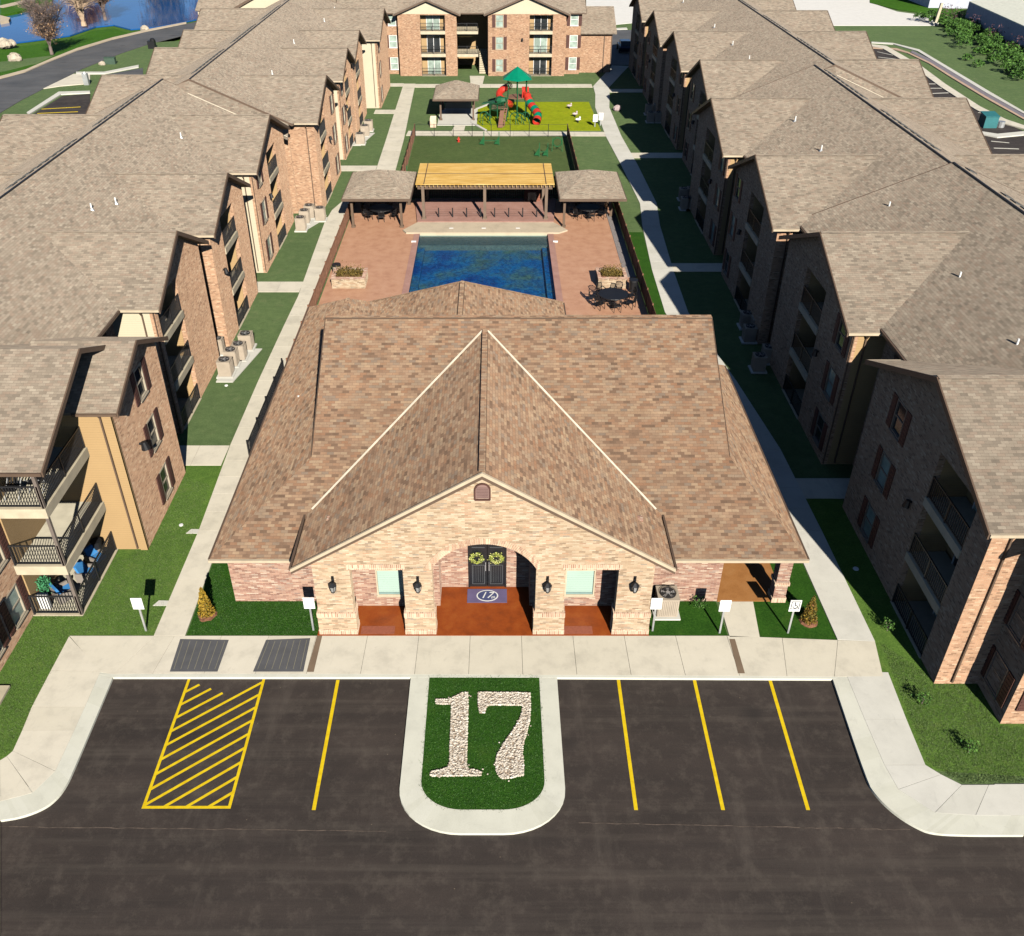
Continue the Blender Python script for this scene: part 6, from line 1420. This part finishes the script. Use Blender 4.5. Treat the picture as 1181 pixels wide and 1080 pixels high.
for (a, b) in (((1012, 60), (1030, 64)), ((1013, 66), (1038, 69)), ((1013, 72), (1050, 75)), ((1070, 97), (1082, 97)), ((1073, 102), (1092, 102)), ((1075, 108), (1101, 107)), ((1077, 114), (1110, 113)), ((1128, 130), (1137, 131)), ((1143, 163), (1164, 165)), ((1146, 171), (1175, 172))):
    p, q = G(*a, 0.04), G(*b, 0.04); m.bar((*p, 0.045), (*q, 0.045), 0.16, 0.02)
struct(m.build('bay_line', conc_white), 'pale bay lines behind the right buildings')
band('kerb', GP((1124, 152), (1150, 156), (1181, 153)), GP((1126, 155), (1150, 160), (1181, 157)), 0.14, conc_white, 'white kerb of the small lawn island at the right edge', 0)
# drainage channel: pale rims with a darker bed
band('drain_rim', GP((1005, 49), (1030, 50.5), (1060, 58), (1100, 82), (1140, 106), (1181, 130)), GP((1005, 50.3), (1030, 51.8), (1058, 59.8), (1098, 84), (1138, 108.5), (1181, 132.5)), 0.1, conc_white, 'upper pale rim of the drainage channel', 0)
band('drain_bed', GP((1052, 59), (1075, 70), (1100, 85), (1140, 109), (1181, 133)), GP((1050, 61), (1073, 73), (1097, 88), (1137, 112), (1181, 137)), 0.07, plain('drain_bed', (0.20, 0.18, 0.20), 0.9), 'grey bed of the drainage channel', 0)
band('drain_rim', GP((1005, 55), (1034, 56.5), (1048, 61), (1073, 73), (1097, 88), (1137, 112), (1181, 137)), GP((1005, 56.5), (1030, 57.8), (1046, 62), (1071, 74), (1095, 89.2), (1135, 113.5), (1181, 139)), 0.09, plain('orange_rim', (0.52, 0.36, 0.25), 0.8), 'lower rusty rim of the drainage channel', 0)
x, y = G(1139, 147); U = thing('utility_cabinet', 'teal utility cabinet with a round grey drum beside the right building', 'utility cabinet', (x, y, 0)); m = MB(); m.box(x-0.7, x+0.7, y-0.5, y+0.9, 0, 1.15); m.prism([(x-0.75, y-0.55, 1.15), (x+0.75, y-0.55, 1.15), (x+0.75, y+0.95, 1.35), (x-0.75, y+0.95, 1.35)], (0, 0, 0.06)); m.build('cabinet', teal, U); m = MB(); m.cone((x+1.3, y, 0), (x+1.3, y, 0.6), 0.4, 0.4, 12); m.build('drum', galv, U)
# hedge: individual bushes along the pale wall
hs = [(1082, 26), (1092, 30), (1103, 35), (1113, 40), (1124, 46), (1135, 53), (1147, 60), (1159, 67), (1171, 75), (1183, 83), (1197, 92)]
for i, (px, py) in enumerate(hs):
    x, y = G(px, py); S = thing('hedge_bush', 'bright green bush number %d' % i, 'bush', (x, y, 0), 'green bushes in the row before the pale wall'); 
    S['label'] = ('green bush at the far end of the row, by the white post', 'bright green bush next to the farthest one, before the pale wall', 'green bush, third from the far end of the row', 'green bush, fourth from the far end, beside plum twigs', 'green bush before the pale wall, fifth from the far end', 'middle bush of the row before the pale wall', 'green bush, fifth from the near end of the row', 'green bush, fourth from the near end of the row', 'green bush, third from the near end of the row', 'green bush at the right edge of the picture, second nearest', 'nearest bush of the row, cut by the right edge')[i]
    m = MB()
    for k in range(13):
        ox, oy, oz, rr = random.gauss(0, 2.0), random.gauss(0, 1.6), random.uniform(0.2, 0.9), random.uniform(0.7, 1.2)
        for j in range(150):
            d = Vector((random.gauss(0, 1), random.gauss(0, 1), abs(random.gauss(0, 0.8)))).normalized()*rr*random.uniform(0.7, 1.0); m.leaf((x+ox+d.x, y+oy+d.y, oz+d.z*0.8), 0.17, 0.8)
    m.build('foliage', leaf_green, S, fix=False)
    if i % 2 == 1 or i == 0:
        m = MB()
        for j in range(110): m.leaf((x+1.8+random.gauss(0, 0.6), y+1.5+random.gauss(0, 0.8), random.uniform(0.4, 2.6)), 0.14, 0.2)
        m.build('twigs', leaf_plum, S, fix=False)
def hall(name, P, ze, mat_w, mat_r, lab, rise=0.0, inset=0.0):
    B_ = thing(name, lab, 'warehouse', (*P[0], 0)); m = MB()
    for a, b in zip(P, P[1:]+P[:1]): m.poly([(*a, 0), (*b, 0), (*b, ze), (*a, ze)])
    m.build('wall', mat_w, B_); m = MB()
    if rise:
        A, B1_, C_, D_ = P; mid1 = ((A[0]+D_[0])/2, (A[1]+D_[1])/2); mid2 = ((B1_[0]+C_[0])/2, (B1_[1]+C_[1])/2)
        m.prism([(*A, ze), (*B1_, ze), (*mid2, ze+rise), (*mid1, ze+rise)], (0, 0, 0.15)); m.prism([(*D_, ze), (*C_, ze), (*mid2, ze+rise), (*mid1, ze+rise)], (0, 0, 0.15))
    else: m.slab(P, ze, ze+0.2)
    m.build('roof', mat_r, B_); return B_
A = G(1111, 28); Bq = G(1215, 82); 
hall('warehouse', [A, Bq, (Bq[0]+30, Bq[1]+30), (A[0]+30, A[1]+30)], 3.2, plain('pale_block', (0.45, 0.43, 0.47), 0.8), roof_white, 'long low warehouse with white roof at the right edge', 0.8)
A = G(1078, 13); B_ = hall('warehouse', [(A[0], A[1]+3), (A[0]+75, A[1]+3), (A[0]+75, A[1]+40), (A[0], A[1]+40)], 7.0, steel, roof_white, 'grey metal warehouse at the top right corner', 1.0)
m = MB(); m.box(A[0]+9.5, A[0]+15.5, A[1]+2.8, A[1]+2.99, 0, 6.5); m.build('roller_door', plain('steel_blue', (0.10, 0.13, 0.22), 0.6), B_)
m = MB()
for i in range(5): m.box(A[0]+18+i*10, A[0]+18.12+i*10, A[1]+2.85, A[1]+2.99, 0, 7); 
m.build('seam', galv, B_)
A2 = G(1010, 0); B_ = hall('warehouse', [(A2[0], A2[1]+6), (A[0]-0.5, A2[1]+6), (A[0]-0.5, A2[1]+30), (A2[0], A2[1]+30)], 4.0, plain('dark_blue_wall', (0.08, 0.11, 0.20), 0.6), roof_white, 'dark blue-walled shed left of the metal warehouse', 0.5)
x, y = G(1078, 29); PP = thing('gate_post', 'white post at the far end of the bush row', 'post', (x, y, 0)); m = MB(); m.bar((x, y, 0), (x+0.3, y, 3.2), 0.4, 0.4); m.build('shaft', slab_m, PP); m = MB(); m.box(x-0.5, x+0.4, y-0.4, y+0.4, 0, 0.4); m.build('foot', conc_white, PP)

# parked car in the shade between the far buildings
x, y = 18.4, 141.0
CR = thing('parked_car', 'dark blue car parked in shade between the far buildings', 'car', (x, y, 0.05))
T_ = lambda a, b, c: (x+a, y+b, 0.06+c)
m = MB(T_)
prof = [(-2.1, 0.25), (2.1, 0.25), (2.15, 0.75), (1.3, 0.9), (-1.9, 0.92), (-2.15, 0.7)]
m.prism([(-0.85, a, c) for a, c in prof], (1.7, 0, 0)); m.build('body', plain('car_paint', (0.02, 0.03, 0.06), 0.2, 0.3), CR)
m = MB(T_); m.prism([(-0.72, a, c) for a, c in [(-1.7, 0.93), (1.0, 0.91), (0.4, 1.4), (-1.2, 1.42)]], (1.44, 0, 0)); m.build('cabin_glass', dark_glass, CR)
m = MB(T_); m.box(-0.66, 0.66, -1.15, 0.35, 1.42, 1.46); m.ring((0, -0.3, 1.0), 0.0, 0.0, 3, 3); m.build('roof', plain('car_roof', (0.45, 0.46, 0.5), 0.2), CR)
for sx_ in (-0.85, 0.85):
    for sy in (-1.3, 1.3): m = MB(T_); m.cone((sx_-0.1, sy, 0.32), (sx_+0.1, sy, 0.32), 0.32, 0.32, 14); m.build('wheel', black, CR)

# ================================================================== LIGHT, SKY, CAMERA
el, az = 29.3, R(166.0)
w = bpy.data.worlds.new('World'); SC.world = w; w.use_nodes = True
sky = w.node_tree.nodes.new('ShaderNodeTexSky'); sky.sky_type = 'NISHITA'; sky.sun_disc = False
sky.sun_elevation = R(el); sky.sun_rotation = az; sky.air_density = 0.7; sky.dust_density = 0.1; sky.ozone_density = 4.0
bg = w.node_tree.nodes['Background']; bg.inputs['Strength'].default_value = 0.05
w.node_tree.links.new(sky.outputs[0], bg.inputs['Color'])
sun = bpy.data.lights.new('Sun', 'SUN'); sun.energy = 5.0; sun.angle = R(0.5); sun.color = (1.0, 0.94, 0.84)
so = bpy.data.objects.new('Sun', sun); COL.objects.link(so)
d = Vector((-math.sin(az)*math.cos(R(el)), -math.cos(az)*math.cos(R(el)), -math.sin(R(el))))
so.rotation_euler = d.to_track_quat('-Z', 'Y').to_euler(); so.location = (20, -40, 60)
cam = bpy.data.cameras.new('Camera'); cam.sensor_width = 36; cam.lens = CF/1181*36; cam.shift_x = 19/1181; cam.clip_end = 3000
co = bpy.data.objects.new('Camera', cam); COL.objects.link(co); co.location = (0, 0, CH); co.rotation_euler = (R(90)-CP, 0, 0)
SC.camera = co
SC.view_settings.view_transform = 'Standard'; SC.view_settings.look = 'None'; SC.view_settings.exposure = 0.62; SC.view_settings.gamma = 1.0
for o in bpy.data.objects:
    if '_o' in o: del o['_o']
SC.cycles.diffuse_bounces = 0
